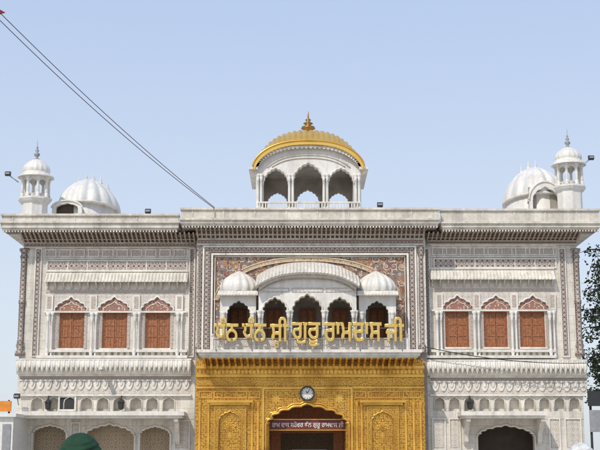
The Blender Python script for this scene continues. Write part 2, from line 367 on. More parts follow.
def wing(c):
    x0,x1=c['x0'],c['x1']; r=c['r']; i0,i1=c['ins']
    W0,W1=X(x0,330),X(x1,330)
    core=MB(); core.box(W0+.02,W1-.0,.35,9,Z(419),zw+.02)
    core.box(W0+.02,W1,3.0,9,zg,Z(419)-.003)
    core.box(W0+.02,W0+.5,.35,3,zg,Z(419)-.003); core.box(W1-.5,W1,.35,3,zg,Z(419)-.003)
    wall=MB()
    def strip(py0,py1,holes=(),Yf=0.0):
        z0,z1=Z(py1),Z(py0)
        xs=[W0]
        for a,b in holes: xs+=[X(a,(py0+py1)/2),X(b,(py0+py1)/2)]
        xs.append(W1)
        for i in range(0,len(xs),2): wall.box(xs[i],xs[i+1],Yf,.35,z0,z1)
    z_top=zw
    wall.box(W0,W1,0,.35,Z(r['win'][0]),z_top)
    strip(r['win'][0],r['win'][1],c['win'])
    strip(r['win'][1],395)
    nz=[]; n=c['nn']; a,b=c['niche']
    xa,xb=X(a,403),X(b,403)
    for k in range(n):
        cx=xa+(xb-xa)*(k+.5)/n; hw=(xb-xa)/n*.33
        nz.append((cx,hw,Z(402.5),Z(397.3)))
    arch_panel(wall,W0,W1,Z(411),Z(395),nz,0,.35,3,.06)
    strip(411,419)
    hol=[(X((p+q)/2,435),abs(X(q,435)-X(p,435))/2,Z(s_),Z(t_)) for p,q,s_,t_ in c['doors']]
    arch_panel(wall,W0,W1,zg,Z(419),hol,.02,.35,9,.10)
    core.build('core_wall',M['marble'],B)
    wall.build('wall',M['marble'],B)
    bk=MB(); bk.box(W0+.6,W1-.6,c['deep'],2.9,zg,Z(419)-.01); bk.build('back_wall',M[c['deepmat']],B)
    if c.get('dark'):
        wn=MB(); wn.frame(*c['dark'],395.6,411,1.6,-.12,0); W_=wn.build('window',M['marble_clean'],B)
        wn=MB(); wn.slab(c['dark'][0]+1.6,c['dark'][1]-1.6,397,409.6,-.03,-.001); wn.build('pane',M['black'],W_)
    # --- relief courses
    pf=MB(); py0,py1=r['a']; step=13.2; k=int((i1-i0)/step)
    for j in range(k):
        p=i0+(i1-i0)*j/k; q=p+(i1-i0)/k-2
        pf.frame(p+1,q,py0+1.5,py1-1,1.0,-.05,0)
    pf.slab(i0,i1,py0-.8,py0+.4,-.09,0); pf.slab(i0,i1,py1-.4,py1+.5,-.10,0)
    pf.build('panel_course',M['marble_clean'],B)
    it=MB(); it.slab(i0+.6,i1-.6,py0+3.2,py1-2.8,-.012,0); it.build('inlay_tile_course',M['inlay_border'],B)
    py0,py1=r['b']
    ip=MB(); ip.slab(i0+4,i1-1,py0+1,py1-1,-.04,0); ip.build('inlay_panel',M['inlay_dark'],B)
    fp=MB(); fp.frame(i0+2.5,i1+.5,py0,py1,1.2,-.08,0)
    kk=int((i1-i0)/20)
    for j in range(1,kk):
        p=i0+4+(i1-i0-5)*j/kk; fp.slab(p-.5,p+.5,py0+1.2,py1-1.2,-.06,-.041)
    fp.build('panel_frame',M['marble_clean'],B)
    # awning
    py0,py1=r['c']; ad=.48; aw=MB(); ax0,ax1=X(i0,py1,-ad),X(i1,py1,-ad); zt,zb=Z(py0,-.05),Z(py1-1.5,-ad)
    aw.ribbed(ax0,ax1,[(-.05,zt,0),(-.17,zt-(zt-zb)*.35,1),(-.34,zt-(zt-zb)*.75,1),(-ad+.02,zb+.05,.6),(-ad,zb,.2),(-ad+.16,zb+.05,0),(-.05,zb+.14,0)],.17,.09,per=8)
    aw.box(ax0,ax1,-.14,-.001,zt,zt+.07)
    awn=aw.build('awning',M['marble_clean'],B)
    am=None; nb=int((i1-i0)/8)
    for j in range(nb+1):
        xx=ax0+.1+(ax1-ax0-.2)*j/nb
        if am is None:
            b=MB(); b.prism_x([(0,0),(0,-.36),(-.07,-.34),(-.10,-.22),(-.20,-.12),(-.30,-.05),(-.30,0)],-.04,.04); am=b.mesh('bracket'); am.materials.append(M['marble_aged'])
        o=bpy.data.objects.new('bracket',am); C.objects.link(o); o.parent=awn; o.location=(xx,-.003,zb+.06)
    sh=MB(); sh.slab(i0+2,i1-2,r['arch'][0]-4.6,r['arch'][0]-1.6,-.03,0); sh.build('inlay_band',M['inlay_border'],B)
    # arches over the windows
    for a,b in c['win']:
        cx=(a+b)/2; hw=(b-a)/2+5.5; yt,yb=r['arch']
        m=(yt+yb)/2; xc=X(cx,m); w=hw*U
        spand=MB(); 
        arc=cusp(xc,Z(yb),w*.92,Z(yt+2)-Z(yb),7,.10,.22)
        poly=[(xc-w,Z(yb)),(xc-w,Z(yt)),(xc+w,Z(yt)),(xc+w,Z(yb))]+arc[::-1]
        spand.prism(poly,-.06,0); sp=spand.build('arch_spandrel',M['inlay'],B)
        ty=MB(); ty.prism(arc,-.02,0); ty.build('tympanum',M['tymp'],sp)
        rim=MB(); rim.tube([(x,-.085,z) for x,z in arc],.045,6); rim.build('arch_moulding',M['marble_white'],sp)
        ri2=MB(); a2=cusp(xc,Z(yb),w*.62,(Z(yt+2)-Z(yb))*.62,5,.10,.22); ri2.tube([(x,-.03,z) for x,z in a2],.022,5); ri2.build('inner_moulding',M['marble_clean'],sp)
        shutter_window(a,b,r['win'][0],r['win'][1],.08)
    ls=MB(); ls.slab(i0,i1,r['arch'][1],r['arch'][1]+1.6,-.16,0); ls.build('lintel_band',M['marble_clean'],B)
    for p in c['cols']:
        column(B,p-1.6,r['arch'][1]+1.8,358,1.7,-.30,'marble_white'); column(B,p+2.4,r['arch'][1]+1.8,358,1.4,-.18,'marble_white')
        ca=MB(); ca.slab(p-3.6,p+4,r['arch'][0],r['arch'][1]-.2,-.14,0); ca.build('pilaster_block',M['marble_clean'],B)
        ca=MB(); ca.slab(p-1.8,p+2.2,r['arch'][0]+2,r['arch'][1]-2.5,-.155,-.141); ca.build('inlay_panel',M['inlay_border'],B)
    # band under the windows
    sb=MB(); sb.slab(i0,i1,349.5,352,-.30,0); sb.slab(i0-8,i1,355.3,358.0,-.50,0)
    k=int((i1-i0)/6)
    for j in range(k): 
        p=i0+(i1-i0)*(j+.2)/k; sb.slab(p,p+3.4,352,355.3,-.12,0)
    sb.build('sill_band',M['marble_clean'],B)
    # lotus petal course: two overlapping rows of narrow pointed tongues with a raised midrib
    g0,g1=c['cove']; py0,py1=r['g']; gx0,gx1=X(g0,py0,-.7),X(g1,py0,-.7); zt,zb=Z(py0,-.6),Z(py1,-.4); H=zt-zb
    gv=MB(); gv.prism_x([(-.40,zt-.05),(-.50,zt-H*.35),(-.44,zt-H*.75),(-.34,zb-.02),(0,zb-.02),(0,zt-.05)],gx0+.02,gx1-.02)
    gv.box(gx0-.0,gx1+.0,-.56,-.002,zt-.05,zt+.03)
    np_=int((gx1-gx0)/.24)
    for row,(off,dy,ln) in enumerate(((.5,0,1.0),(1.0,-.03,.62))):
        for j in range(np_ if row==0 else np_-1):
            xc=gx0+(gx1-gx0)*(j+off)/np_; vs=[];fs=[]; nr,nc=9,6; pw_=(gx1-gx0)/np_*(.47 if row==0 else .40)
            for a_ in range(nr+1):
                s_=a_/nr; hw=pw_*(1 if s_<.5 else max(.02,1-((s_-.5)/.5)**1.7))
                sl=s_*ln
                py_=-.43+dy-.14*sin(pi*min(1,.12+sl*.85))-(.05*s_**3); pz_=zt-.055-(H-.07)*sl
                for b_ in range(nc+1):
                    q=-1+2*b_/nc; vs.append((xc+q*hw,py_-.065*(1-abs(q)**1.3)*(1-.2*s_)+(.05 if abs(q)==1 else 0),pz_))
            for a_ in range(nr):
                for b_ in range(nc): i_=a_*(nc+1)+b_; fs.append((i_,i_+1,i_+nc+2,i_+nc+1))
            gv.add(vs,fs,False)
    gv.build('petal_course',M['marble_clean'],B)
    fr=MB(); fr.slab(g0+4,g1,py1+.5,py1+2.6,-.22,0); fr.slab(g0+4,g1,py1+6,py1+7.4,-.14,0); fr.slab(g0+4,g1,394,396,-.16,0)
    k=int((g1-g0)/8.2)
    for j in range(k):
        p=g0+5+(g1-g0-6)*(j+.5)/k; xc=X(p,388); w=.185; z1=Z(py1+7.4); 
        fr.prism([(xc+w*cos(pi+pi*t/8),z1-.02+.42*sin(pi+pi*t/8)) for t in range(9)],-.08,0)
        fr.prism([(xc+w*.45*cos(pi+pi*t/6),z1-.02+.22*sin(pi+pi*t/6)) for t in range(7)],-.13,-.081)
    fr.build('scalloped_frieze',M['marble_clean'],B)
    fi=MB(); fi.slab(g0+5,g1-1,py1+2.8,py1+5.8,-.03,0); fi.build('inlay_band',M['inlay_border'],B)
    fi=MB(); fi.slab(g0+5,g1-1,py1+7.6,393.6,-.02,0); fi.build('patterned_band',M['inlay'],B)  # inlay pattern behind the scallops
    nf=MB()
    for cx,hw,zs,zt in nz:
        a=cusp(cx,zs,hw*1.12,(zt-zs)*1.15,3,.06); nf.tube([(cx-hw*1.12,-.02,Z(410.5))]+[(x,-.02,z) for x,z in a]+[(cx+hw*1.12,-.02,Z(410.5))],.03,5)
    nf.build('niche_moulding',M['marble_clean'],B)
    # canopy over the doors
    q0,q1=c['canopy']; cz1,cz0=Z(411.5,-1.4),Z(417,-1.4); cx0,cx1=X(q0,414,-1.4),X(q1,414,-1.4)
    cp=MB(); cp.box(cx0,cx1,-1.45,-.002,cz0+.07,cz1); cp.box(cx0+.1,cx1-.1,-1.35,-.004,cz0-.05,cz0+.067)
    can=cp.build('canopy',M['marble_clean'],B)
    for xx in c['cbr']:
        b=MB(); b.prism_x([(-.05,cz0-.06),(-1.25,cz0-.06),(-1.25,cz0-.2),(-.9,cz0-.3),(-.75,cz0-.55),(-.4,cz0-.75),(-.3,cz0-1.15),(-.05,cz0-1.3)],X(xx,420,-.7)-.10,X(xx,420,-.7)+.10)
        b.build('bracket',M['marble_clean'],can)
    for (p,q,s_,t_),h in zip(c['doors'],hol):
        a=cusp(h[0],h[2],h[1]*1.04,(h[3]-h[2])*1.05,9,.10); t=MB(); t.tube([(h[0]-h[1]*1.04,-.0,zg)]+[(x,-.0,z) for x,z in a]+[(h[0]+h[1]*1.04,-.0,zg)],.06,6)
        t.build('arch_moulding',M['marble_clean'],B)
    for (p,w) in c['pil']:
        pl=MB(); pl.slab(p-w/2,p+w/2,249,356,-.07,0)
        pl.build('pilaster',M['strip'],B)
        pe=MB(); pe.frame(p-w/2-1,p+w/2+1,248,357,1,-.12,0); pe.build('pilaster_frame',M['marble_clean'],B)
    p=c['corner']; cc=MB(); xx=W0+.05 if p<300 else W1-.05
    zz0,zz1=Z(356),Z(249)
    pr=[(0,zz0),(.25,zz0),(.25,zz0+.22),(.15,zz0+.30),(.22,zz0+.5),(.16,zz0+.68),(.19,zz0+.72),(.15,zz0+.78),
        (.155,(zz0+zz1)/2-.1),(.19,(zz0+zz1)/2-.06),(.19,(zz0+zz1)/2+.06),(.155,(zz0+zz1)/2+.1),
        (.15,zz1-.7),(.19,zz1-.66),(.15,zz1-.6),(.21,zz1-.4),(.14,zz1-.25),(.25,zz1-.1),(.25,zz1),(0,zz1)]
    cc.lathe(xx,-.02,pr,14)
    cc.build('corner_column',M['strip'],B)
    for (p,q,y0_,y1_) in c['low']:
        t=MB(); t.frame(p,q,y0_,y1_,1.3,-.06,.02); t.build('panel_frame',M['marble_clean'],B)
        t=MB(); t.slab(p+2.5,q-2.5,y0_+2.5,y1_-2.5,-.01,.02); t.build('inlay_panel',M['inlay'],B)

wing(dict(x0=20,x1=197,ins=(44,187),win=[(59,84),(102,127),(145,170)],cols=[49,93,136,179],
   r=dict(a=(247.5,258.5),b=(260,271),c=(272,283.5),arch=(294.5,311),win=(312,348.5),g=(359,373.5)),
   nn=9,niche=(29,177),dark=(58,76),doors=[(33,66,433,425),(84,134,436,424),(140,170,434,426)],deep=1.0,deepmat='tan',
   cove=(15,191),canopy=(16,184),cbr=[22,177],pil=[(36.5,4.6),(191.5,4.2)],corner=25,low=[(70,80,422,450),(174,190,420,450)]))
wing(dict(x0=425,x1=580,ins=(431,556),win=[(445.5,469),(484,507.5),(520,545)],cols=[439,476.5,514,552],
   r=dict(a=(245.5,256.5),b=(258,268),c=(269.5,281),arch=(293,309.5),win=(311.5,347.5),g=(360,375)),
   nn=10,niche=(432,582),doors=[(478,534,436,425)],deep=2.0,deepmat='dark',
   cove=(426,588),canopy=(461,547),cbr=[467,541],pil=[(427.8,3.2),(564,5)],corner=575,
   low=[(432,446,418,450),(449,461,418,450),(549,561,418,450),(565,582,418,450)]))
# ------------------------------------------------------------------ central block
YC=-.8
core=MB()
core.box(xcl,xcr,1.6,9,Z(352,-1),zc+.01)
core.box(xcl,X(205,300),YC+.3,1.6,Z(352,-1),zc+.01); core.box(X(411,300),xcr,YC+.3,1.6,Z(352,-1),zc+.01)
core.box(X(205,300),X(411,300),YC+.3,1.6,Z(290,YC),zc+.008)
pz=Z(403,-1)
core.box(xcl,X(262,420,-1),-.6,9,zg,Z(352,-1)-.003); core.box(X(352,420,-1),xcr,-.6,9,zg,Z(352,-1)-.003)
core.box(X(262,420,-1)+.001,X(352,420,-1)-.001,-.6,9,pz,Z(352,-1)-.006)
core.build('core_wall',M['room'],B)
w=MB()
zo=Z(298,YC)
w.box(xcl,X(205,300,YC),YC,YC+.3,Z(352,-1),zc); w.box(X(414,300,YC),xcr,YC,YC+.3,Z(352,-1),zc)
w.box(X(205,300,YC),X(414,300,YC),YC,YC+.3,Z(252,YC),zc-.002)
w.build('wall',M['marble'],B)
pp=MB()
a,b,c_,d=X(205,300,YC),X(414,300,YC),X(222,300,YC),X(395,300,YC)
pp.prism([(a,Z(352,-1)),(a,Z(252,YC)-.003),(b,Z(252,YC)-.003),(b,Z(352,-1)),(d,Z(352,-1)),(d,zo),(c_,zo),(c_,Z(352,-1))],YC+.12,YC+.297)
PP=pp.build('painted_panel',M['painted'],B)
# scrolling vines, leaves and flowers painted on the panel
rnd=random.Random(11)
sw=MB(); yv=YC+.114
cols_=24
for r_ in range(12):
    zc0=Z(258.4+r_*7.9,YC)
    for q in range(cols_):
        pxc=218.5+(403-218.5)*(q+(.5 if r_%2 else 0)*.6)/(cols_-.6); pyc=258.4+r_*7.9
        if pyc>300 and 224<pxc<393: continue
        xc=X(pxc,300,YC)+rnd.uniform(-.03,.03); zc1=zc0+rnd.uniform(-.03,.03); sg=1 if (q+r_)%2 else -1; sz=rnd.uniform(.80,1.15); ph=rnd.uniform(-.6,.6)
        pts=[]
        for i in range(21):
            t=i/20; a=sg*(t*2*pi*1.2)+(pi if sg>0 else 0)+ph; rr=.195*sz*(1-t*.72)
            pts.append((xc+rr*cos(a),zc1+rr*sin(a)))
        sw.cur=rnd.choice((0,0,1,1,4)); sw.ribbon(pts,.046,yv,.024)
        sw.cur=rnd.choice((1,1,3,4,0,4)); sw.flower(xc,zc1,.10*sz,5,yv-.003,.28,20,rnd.uniform(0,3))
        sw.cur=3 if sw.cur==1 else 1; sw.flower(xc,zc1,.035,5,yv-.005,.1,10)
        for k in range(5):
            j=1+k*4; x_,z_=pts[j]; a=math.atan2(z_-zc1,x_-xc)+rnd.uniform(-.5,.5)
            sw.cur=rnd.choice((2,2,1,0,4,3,1)); sw.leaf(x_,z_,.12,.036,a,yv-.001)
sw.build('painted_scrollwork',[M['ochre'],M['cream'],M['leafpaint'],M['redpaint'],M['mauve']],PP)
# curved painted arch band round the balcony
Ypb=YC+.06
def arcpts(hw,top,foot,n=40,cx=X(308,300,YC),e=2.4):
    return [(cx+hw*(-1+2*i/n), Z(foot,YC)+(Z(top,YC)-Z(foot,YC))*max(0,1-abs(-1+2*i/n)**e)**.62) for i in range(n+1)]
o_=arcpts(4.72,257.2,300); i_=arcpts(4.46,260.8,300)
ab=MB(); ab.prism(o_+i_[::-1],Ypb,Ypb+.045); ab.build('painted_arch_band',M['painted_light'],PP)
am_=MB()
for pts,rr in ((o_,.035),(i_,.03)): am_.tube([(x,Ypb-.01,z) for x,z in pts],rr,5)
am_.build('arch_band_moulding',M['cream'],PP)
for (p,q,y0_,y1_) in ((204.6,209.8,248,350),(410,415,248,350),(210.3,409.2,248,252)):
    bd=MB(); bd.slab(p,q,y0_,y1_,YC-.05,YC+.12); bd.build('inlay_border',M['strip'],B)
bf=MB(); bf.frame(210.5,409.5,253,352,2.0,YC-.09,YC+.12); bf.frame(202,417,245.5,353,1.6,YC-.12,YC); bf.frame(214,406,256,352,.8,YC+.02,YC+.12)
bf.build('border_moulding',M['marble_clean'],B)
for p in (199.5,421.5):
    t=MB(); xx=X(p,300,YC); t.lathe(xx,YC,[(.18,Z(352,YC)),(.18,Z(346,YC)),(.10,Z(343,YC)),(.12,Z(300,YC)),(.10,Z(258,YC)),(.18,Z(252,YC)),(.18,Z(247,YC))],12); t.build('corner_column',M['strip'],B)
# inner room
ir=MB(); ir.box(X(215,300),X(401,300),1.2,1.58,Z(350,-1),Z(290)); ir.build('inner_wall',M['room'],B)
for p in (238.5,274.5,307.5,340,377):
    t=MB(); t.frame(p-8,p+8,309,352,1.6,1.06,1.2); t.slab(p-.6,p+.6,310.6,350,1.08,1.2); D_=t.build('inner_door',M['wood_dark'],B)
    for a_,b_ in ((p-6.4,p-.7),(p+.7,p+6.4)):
        t=MB(); t.slab(a_,b_,310.7,350,1.14,1.2); t.build('door_leaf',M['wood'],D_)
# balcony slab
bs=MB(); z1,z0=Z(349.5,-2.7),Z(357,-2.7)
x0,x1=X(197,353,-2.7),X(422,353,-2.7)
bs.box(x0,x1,-2.75,1.6,z1-.14,z1); bs.box(x0+.08,x1-.08,-2.62,-.3,z0+.08,z1-.143); bs.box(x0+.2,x1-.2,-2.5,-.3,z0,z0+.077)
BAL=bs.build('balcony',M['marble_clean'],B)
k=34
bme=None
for j in range(k+1):
    if bme is None:
        b=MB(); b.prism_x([(0,0),(0,-.5),(-.2,-.45),(-.35,-.25),(-.8,-.15),(-1.2,-.06),(-1.2,0)],-.05,.05); bme=b.mesh('bracket'); bme.materials.append(M['gold_plain'])
    o=bpy.data.objects.new('bracket',bme); C.objects.link(o); o.parent=BAL; o.location=(x0+.3+(x1-x0-.6)*j/k,-1.2,z0-.003)
# balcony arcade
Yb=-2.2
ar=MB(); zf=z1
def AH(p,q,s_,t_,Y): return (X((p+q)/2,(s_+347)/2,Y),(X(q,320,Y)-X(p,320,Y))/2,Z(s_,Y),Z(t_,Y))
ax0,ax1=X(258.5,310,Yb),X(356.5,310,Yb)
hs=[AH(262.5,287,311,297.5,Yb),AH(292.5,322,311,294.5,Yb),AH(327.5,352.5,311,297.5,Yb)]
poly=[(ax0,zf)]
top=lambda x: Z(268,Yb)-(Z(268,Yb)-Z(281,Yb))*abs((x-(ax0+ax1)/2)/((ax1-ax0)/2))**3.2
for i in range(25):
    x=ax0+(ax1-ax0)*i/24; poly.append((x,top(x)))
poly.append((ax1,zf)); pts=[]
for (cx,hw,zs,ztp) in sorted(hs,key=lambda q:-q[0]):
    pts+=[(cx+hw,zf)]+cusp(cx,zs,hw,ztp-zs,7,.1)[::-1]+[(cx-hw,zf)]
ar.prism(poly+pts,Yb,Yb+.3)
ar.box(ax0,ax0+.12,Yb+.301,YC+.1,Z(305,Yb),top(ax0)); ar.box(ax1-.12,ax1,Yb+.301,YC+.1,Z(305,Yb),top(ax1))
AR=ar.build('balcony_arcade',M['marble_white'],B)
rb=MB(); rx0,rx1=X(255.5,275,Yb-.6),X(359.5,275,Yb-.6); xm=(rx0+rx1)/2; hw=(rx1-rx0)/2
drop=Z(262,-1.4)-Z(275.5,-1.4)
zf_=lambda x:-drop*abs((x-xm)/hw)**2.6
zt_=Z(261.5,-1.3); zb_=Z(273.0,Yb-.6)
hh=zt_-zb_
rb.ribbed(rx0,rx1,[(-1.0,zt_+.02,0),(-1.5,zt_-hh*.15,.6),(-2.2,zt_-hh*.5,1),(Yb-.55,zb_+.14,1),(Yb-.62,zb_+.02,.5),(Yb-.55,zb_-.04,0),(-2.15,zb_+.05,0),(-.75,zb_+.05,0),(-.75,zt_,0)],.17,.12,zf_,per=8)
rb.build('curved_roof',M['marble_clean'],AR)
for off,rr,mm in ((.30,.05,'marble_aged'),(.52,.03,'inlay_border'),(.62,.035,'marble_clean')):
    rl=MB(); rl.tube([(ax0+.05+(ax1-ax0-.1)*i/30,Yb-.02,top(ax0+.05+(ax1-ax0-.1)*i/30)-off) for i in range(31)],rr,6); rl.build('roof_moulding',M[mm],AR)
for (cx,hw_,zs,ztp) in hs:
    a=cusp(cx,zs,hw_*1.07,(ztp-zs)*1.09,7,.1); t=MB(); t.tube([(x,Yb-.02,z) for x,z in a],.045,6); t.build('arch_moulding',M['marble_clean'],AR)
for (p,q) in ((263,289),(291.5,323),(326,352)):
    ii=MB(); ii.frame(p,q,288,292,.5,Yb-.03,Yb); ii.build('panel_frame',M['inlay_border'],AR)
for p in (260.5,289.7,325,354.5):
    column(AR,p-1.2,310.5,348.5,2.0,Yb-.12,'marble_white'); column(AR,p+1.6,310.5,348.5,1.6,Yb-.05,'marble_white')
# side bays
Ys=-1.7
for (p0,p1,cxp) in ((220,256,238.3),(359,396,377.3)):
    sb=MB(); a,b=X(p0,310,Ys),X(p1,310,Ys)
    if p0<300: b=min(b,ax0-.003)
    else: a=max(a,ax1+.003)
    arch_panel(sb,a,b,zf,Z(293,Ys),[AH(cxp-11.5,cxp+11.5,313,300.5,Ys)],Ys,Ys+.25,7,.1)
    sb.box(a,a+.15,Ys+.251,YC+.1,zf,Z(293,Ys)) if p0<300 else sb.box(b-.15,b,Ys+.251,YC+.1,zf,Z(293,Ys))
    SB=sb.build('side_bay',M['marble_white'],B)
    ev=MB(); zb=Z(295.5,Ys-.35); zt2=Z(290.5,Ys-.05)
    ev.ribbed(a-.1,b+.1,[(Ys+.2,zt2,0),(Ys-.1,zt2-.02,.3),(Ys-.42,zb+.05,.5),(Ys-.42,zb,0),(Ys-.02,zb+.06,0),(Ys+.2,zb+.06,0)],.16,.05)
    ev.build('eave',M['marble_clean'],SB)
    cx=(a+b)/2; r=(b-a)/2+.02
    dm=MB(); zd0,zd1=Z(291.0,Ys+.3),Z(270.5,Ys+.6); dm.lathe(cx,YC-.05,domeprof(zd0,zd1,r),64,14,.16,.92); dm.build('dome',M['marble_white'],SB)
    fn=MB(); fn.lathe(cx,YC-.05,finialprof(zd1-.04,Z(263,Ys+.6),.11),10); fn.build('finial',M['pink'],SB)
    for q in (p0+3,p1-3.5): column(SB,q,312,348.5,1.9,Ys-.1,'marble_white')
# balustrade of the balcony
bl=MB()
zr0,zr1=Z(349.5,-2.5),Z(338,-2.5)
bl.box(x0+.6,x1-.6,-2.56,-2.46,zr1-.07,zr1)
BL=bl.build('balustrade',M['marble_white'],B)
jl=MB(); jl.box(x0+.6,x1-.6,-2.53,-2.49,z1+.01,zr1-.073); jl.build('pierced_screen',M['inlay'],BL)
for p in (212,223,254,290,325,360,394,407):
    t=MB(); xx=X(p,343,-2.5); t.box(xx-.07,xx+.07,-2.58,-2.44,z1+.002,zr1+.05); t.ball((xx,-2.51,zr1+.12),.09,8); t.build('post',M['marble_white'],BL)
# ------------------------------------------------------------------ gilded portal
Yg=-1.0
gx0,gx1=X(195.5,410,Yg),X(425,410,Yg)
hole=(X(307.5,430,Yg),(X(347,430,Yg)-X(268,430,Yg))/2,Z(424,Yg),Z(404.5,Yg))
gp=MB(); arch_panel(gp,gx0,gx1,zg,Z(358,-2.0),[hole],Yg,-.601,9,.09)
gp.build('gilded_wall',M['gold'],B)
g=MB()
g.slab(196,424.5,366,368.5,Yg-.22,Yg); g.slab(196,424.5,375,377,Yg-.16,Yg); g.slab(196,262,386.5,388.5,Yg-.12,Yg); g.slab(353,424.5,386.5,388.5,Yg-.12,Yg)
g.frame(262,353,387,470,2.0,Yg-.12,Yg); g.frame(265.5,349.5,390,470,.8,Yg-.06,Yg)
g.build('gilded_moulding',M['gold_plain'],B)
gb=MB()
for j in range(58):
    p=198+225*(j+.5)/58; xx=X(p,371.5,Yg); zz=Z(371.7,Yg); gb.prism([(xx+.07*cos(a),zz+.11*sin(a)) for a in [2*pi*i/12 for i in range(12)]],Yg-.04,Yg-.001)
gb.slab(197,424,368.7,369.4,Yg-.03,Yg); gb.slab(197,424,374,374.7,Yg-.03,Yg)
gb.build('gilded_bead_course',M['gold_plain'],B)
gc=MB(); gc.slab(197,424,378,385.5,Yg-.04,Yg); gc.build('gilded_frieze',M['gold_fine'],B)
for j,(p,q) in enumerate(((199,212),(214,247),(249,260),(355,366),(368,400),(403,421))):
    f=MB(); f.frame(p,q,391,398,.8,Yg-.07,Yg); f.build('gilded_panel_frame',M['gold_plain'],B)
ga=MB()
a=cusp(hole[0],hole[2],hole[1]*1.05,(hole[3]-hole[2])*1.06,9,.09)
ga.tube([(hole[0]-hole[1]*1.05,Yg-.03,zg)]+[(x,Yg-.03,z) for x,z in a]+[(hole[0]+hole[1]*1.05,Yg-.03,zg)],.065,6)
a=cusp(hole[0],hole[2],hole[1]*1.11,(hole[3]-hole[2])*1.2,9,.09)
ga.tube([(x,Yg-.02,z) for x,z in a],.04,6)
ga.build('gilded_arch_moulding',M['gold_plain'],B)
for p in (276,339):
    t=MB(); xx,zz=P(p,398.5,Yg); t.prism([(xx+.2*(1+.22*cos(8*a))*cos(a),zz+.2*(1+.22*cos(8*a))*sin(a)) for a in [2*pi*i/64 for i in range(64)]],Yg-.03,Yg-.001)
    t.prism([(xx+.09*cos(a),zz+.09*sin(a)) for a in [2*pi*i/16 for i in range(16)]],Yg-.05,Yg-.031)
    t.build('gilded_rosette',M['gold_plain'],B)
for (p,q) in ((214,246),(367,399)):
    cx=(p+q)/2
    t=MB(); t.slab(p-7,q+7,400,402.5,Yg-.35,Yg); t.slab(p-4,q+4,402.5,405,Yg-.22,Yg); NI=t.build('gilded_ledge',M['gold_plain'],B)
    t=MB(); xx0,xx1=X(p,430,Yg),X(q,430,Yg)
    arch_panel(t,xx0,xx1,1.2,Z(406.5,Yg),[(X(cx,430,Yg),(xx1-xx0)*.36,Z(421,Yg),Z(411,Yg))],Yg-.10,Yg,7,.1); t.build('niche_surround',M['gold_fine'],NI)
    t=MB(); t.frame(p,q,406.5,470,.8,Yg-.13,Yg-.101); t.build('niche_border',M['gold_plain'],NI)
    t=MB(); hw=(xx1-xx0)*.36; xc=X(cx,430,Yg); a=cusp(xc,Z(421,Yg),hw,Z(411,Yg)-Z(421,Yg),7,.1); t.tube([(xc-hw,Yg-.11,1.2)]+[(x,Yg-.11,z) for x,z in a]+[(xc+hw,Yg-.11,1.2)],.035,6); t.build('niche_moulding',M['gold_plain'],NI)
    t=MB(); t.lathe(xc,Yg,[(.04,Z(440,Yg)),(.10,Z(438,Yg)),(.13,Z(436,Yg)),(.06,Z(433.5,Yg)),(.09,Z(432,Yg))],12,sy=.2)
    for i in range(11):
        aa=pi*(i+.5)/11; rr=.27+.07*(i%2); fx,fz=xc+rr*cos(aa)*.8,Z(430,Yg)+rr*sin(aa)*1.25
        t.tube([(xc,Yg-.015,Z(432,Yg)),((xc+fx)/2,Yg-.02,(Z(431.5,Yg)+fz)/2+.03),(fx,Yg-.02,fz)],.011,5); t.ball((fx,Yg-.012,fz),.042,8,(1,.4,1))
    t.build('niche_relief',M['gold_plain'],NI)
for p in (199.5,208.5,252,258,357,362,406,414,421):
    t=MB(); xx=X(p,430,Yg); t.lathe(xx,Yg-.0,[(.12,zg),(.12,.6),(.06,.7),(.07,Z(407,Yg)-.3),(.055,Z(404,Yg)-.2),(.12,Z(404,Yg)-.05),(.12,Z(402,Yg))],10); t.build('gilded_column',M['gold_plain'],B)
# passage: side linings, inner doorway, far wall
ps=MB(); ix0,ix1=X(269,430,Yg),X(346,430,Yg)
ps.box(X(262,420,-1)+.004,ix0,-.59,8.9,zg,pz-.02); ps.box(ix1,X(352,420,-1)-.004,-.59,8.9,zg,pz-.02)
ps.build('passage_lining',M['gold_fine'],B)
dr=MB(); yy=3.0
dr.box(ix0+.01,ix0+.5,yy,yy+.3,zg,Z(433,yy)); dr.box(ix1-.5,ix1-.01,yy,yy+.3,zg,Z(433,yy)); dr.box(ix0+.01,ix1-.01,yy,yy+.3,Z(433,yy)+.003,pz-.03)
dr.build('inner_doorway',M['wood'],B)
dr=MB(); yy=8.4; dxa,dxb=X(292,440,yy),X(326,440,yy)
dr.box(ix0+.01,dxa,yy,yy+.3,zg,Z(450,yy)); dr.box(dxb,ix1-.01,yy,yy+.3,zg,Z(450,yy)); dr.box(ix0+.01,ix1-.01,yy,yy+.3,Z(450,yy)+.003,pz-.03)
dr.build('far_doorway',M['tan'],B)
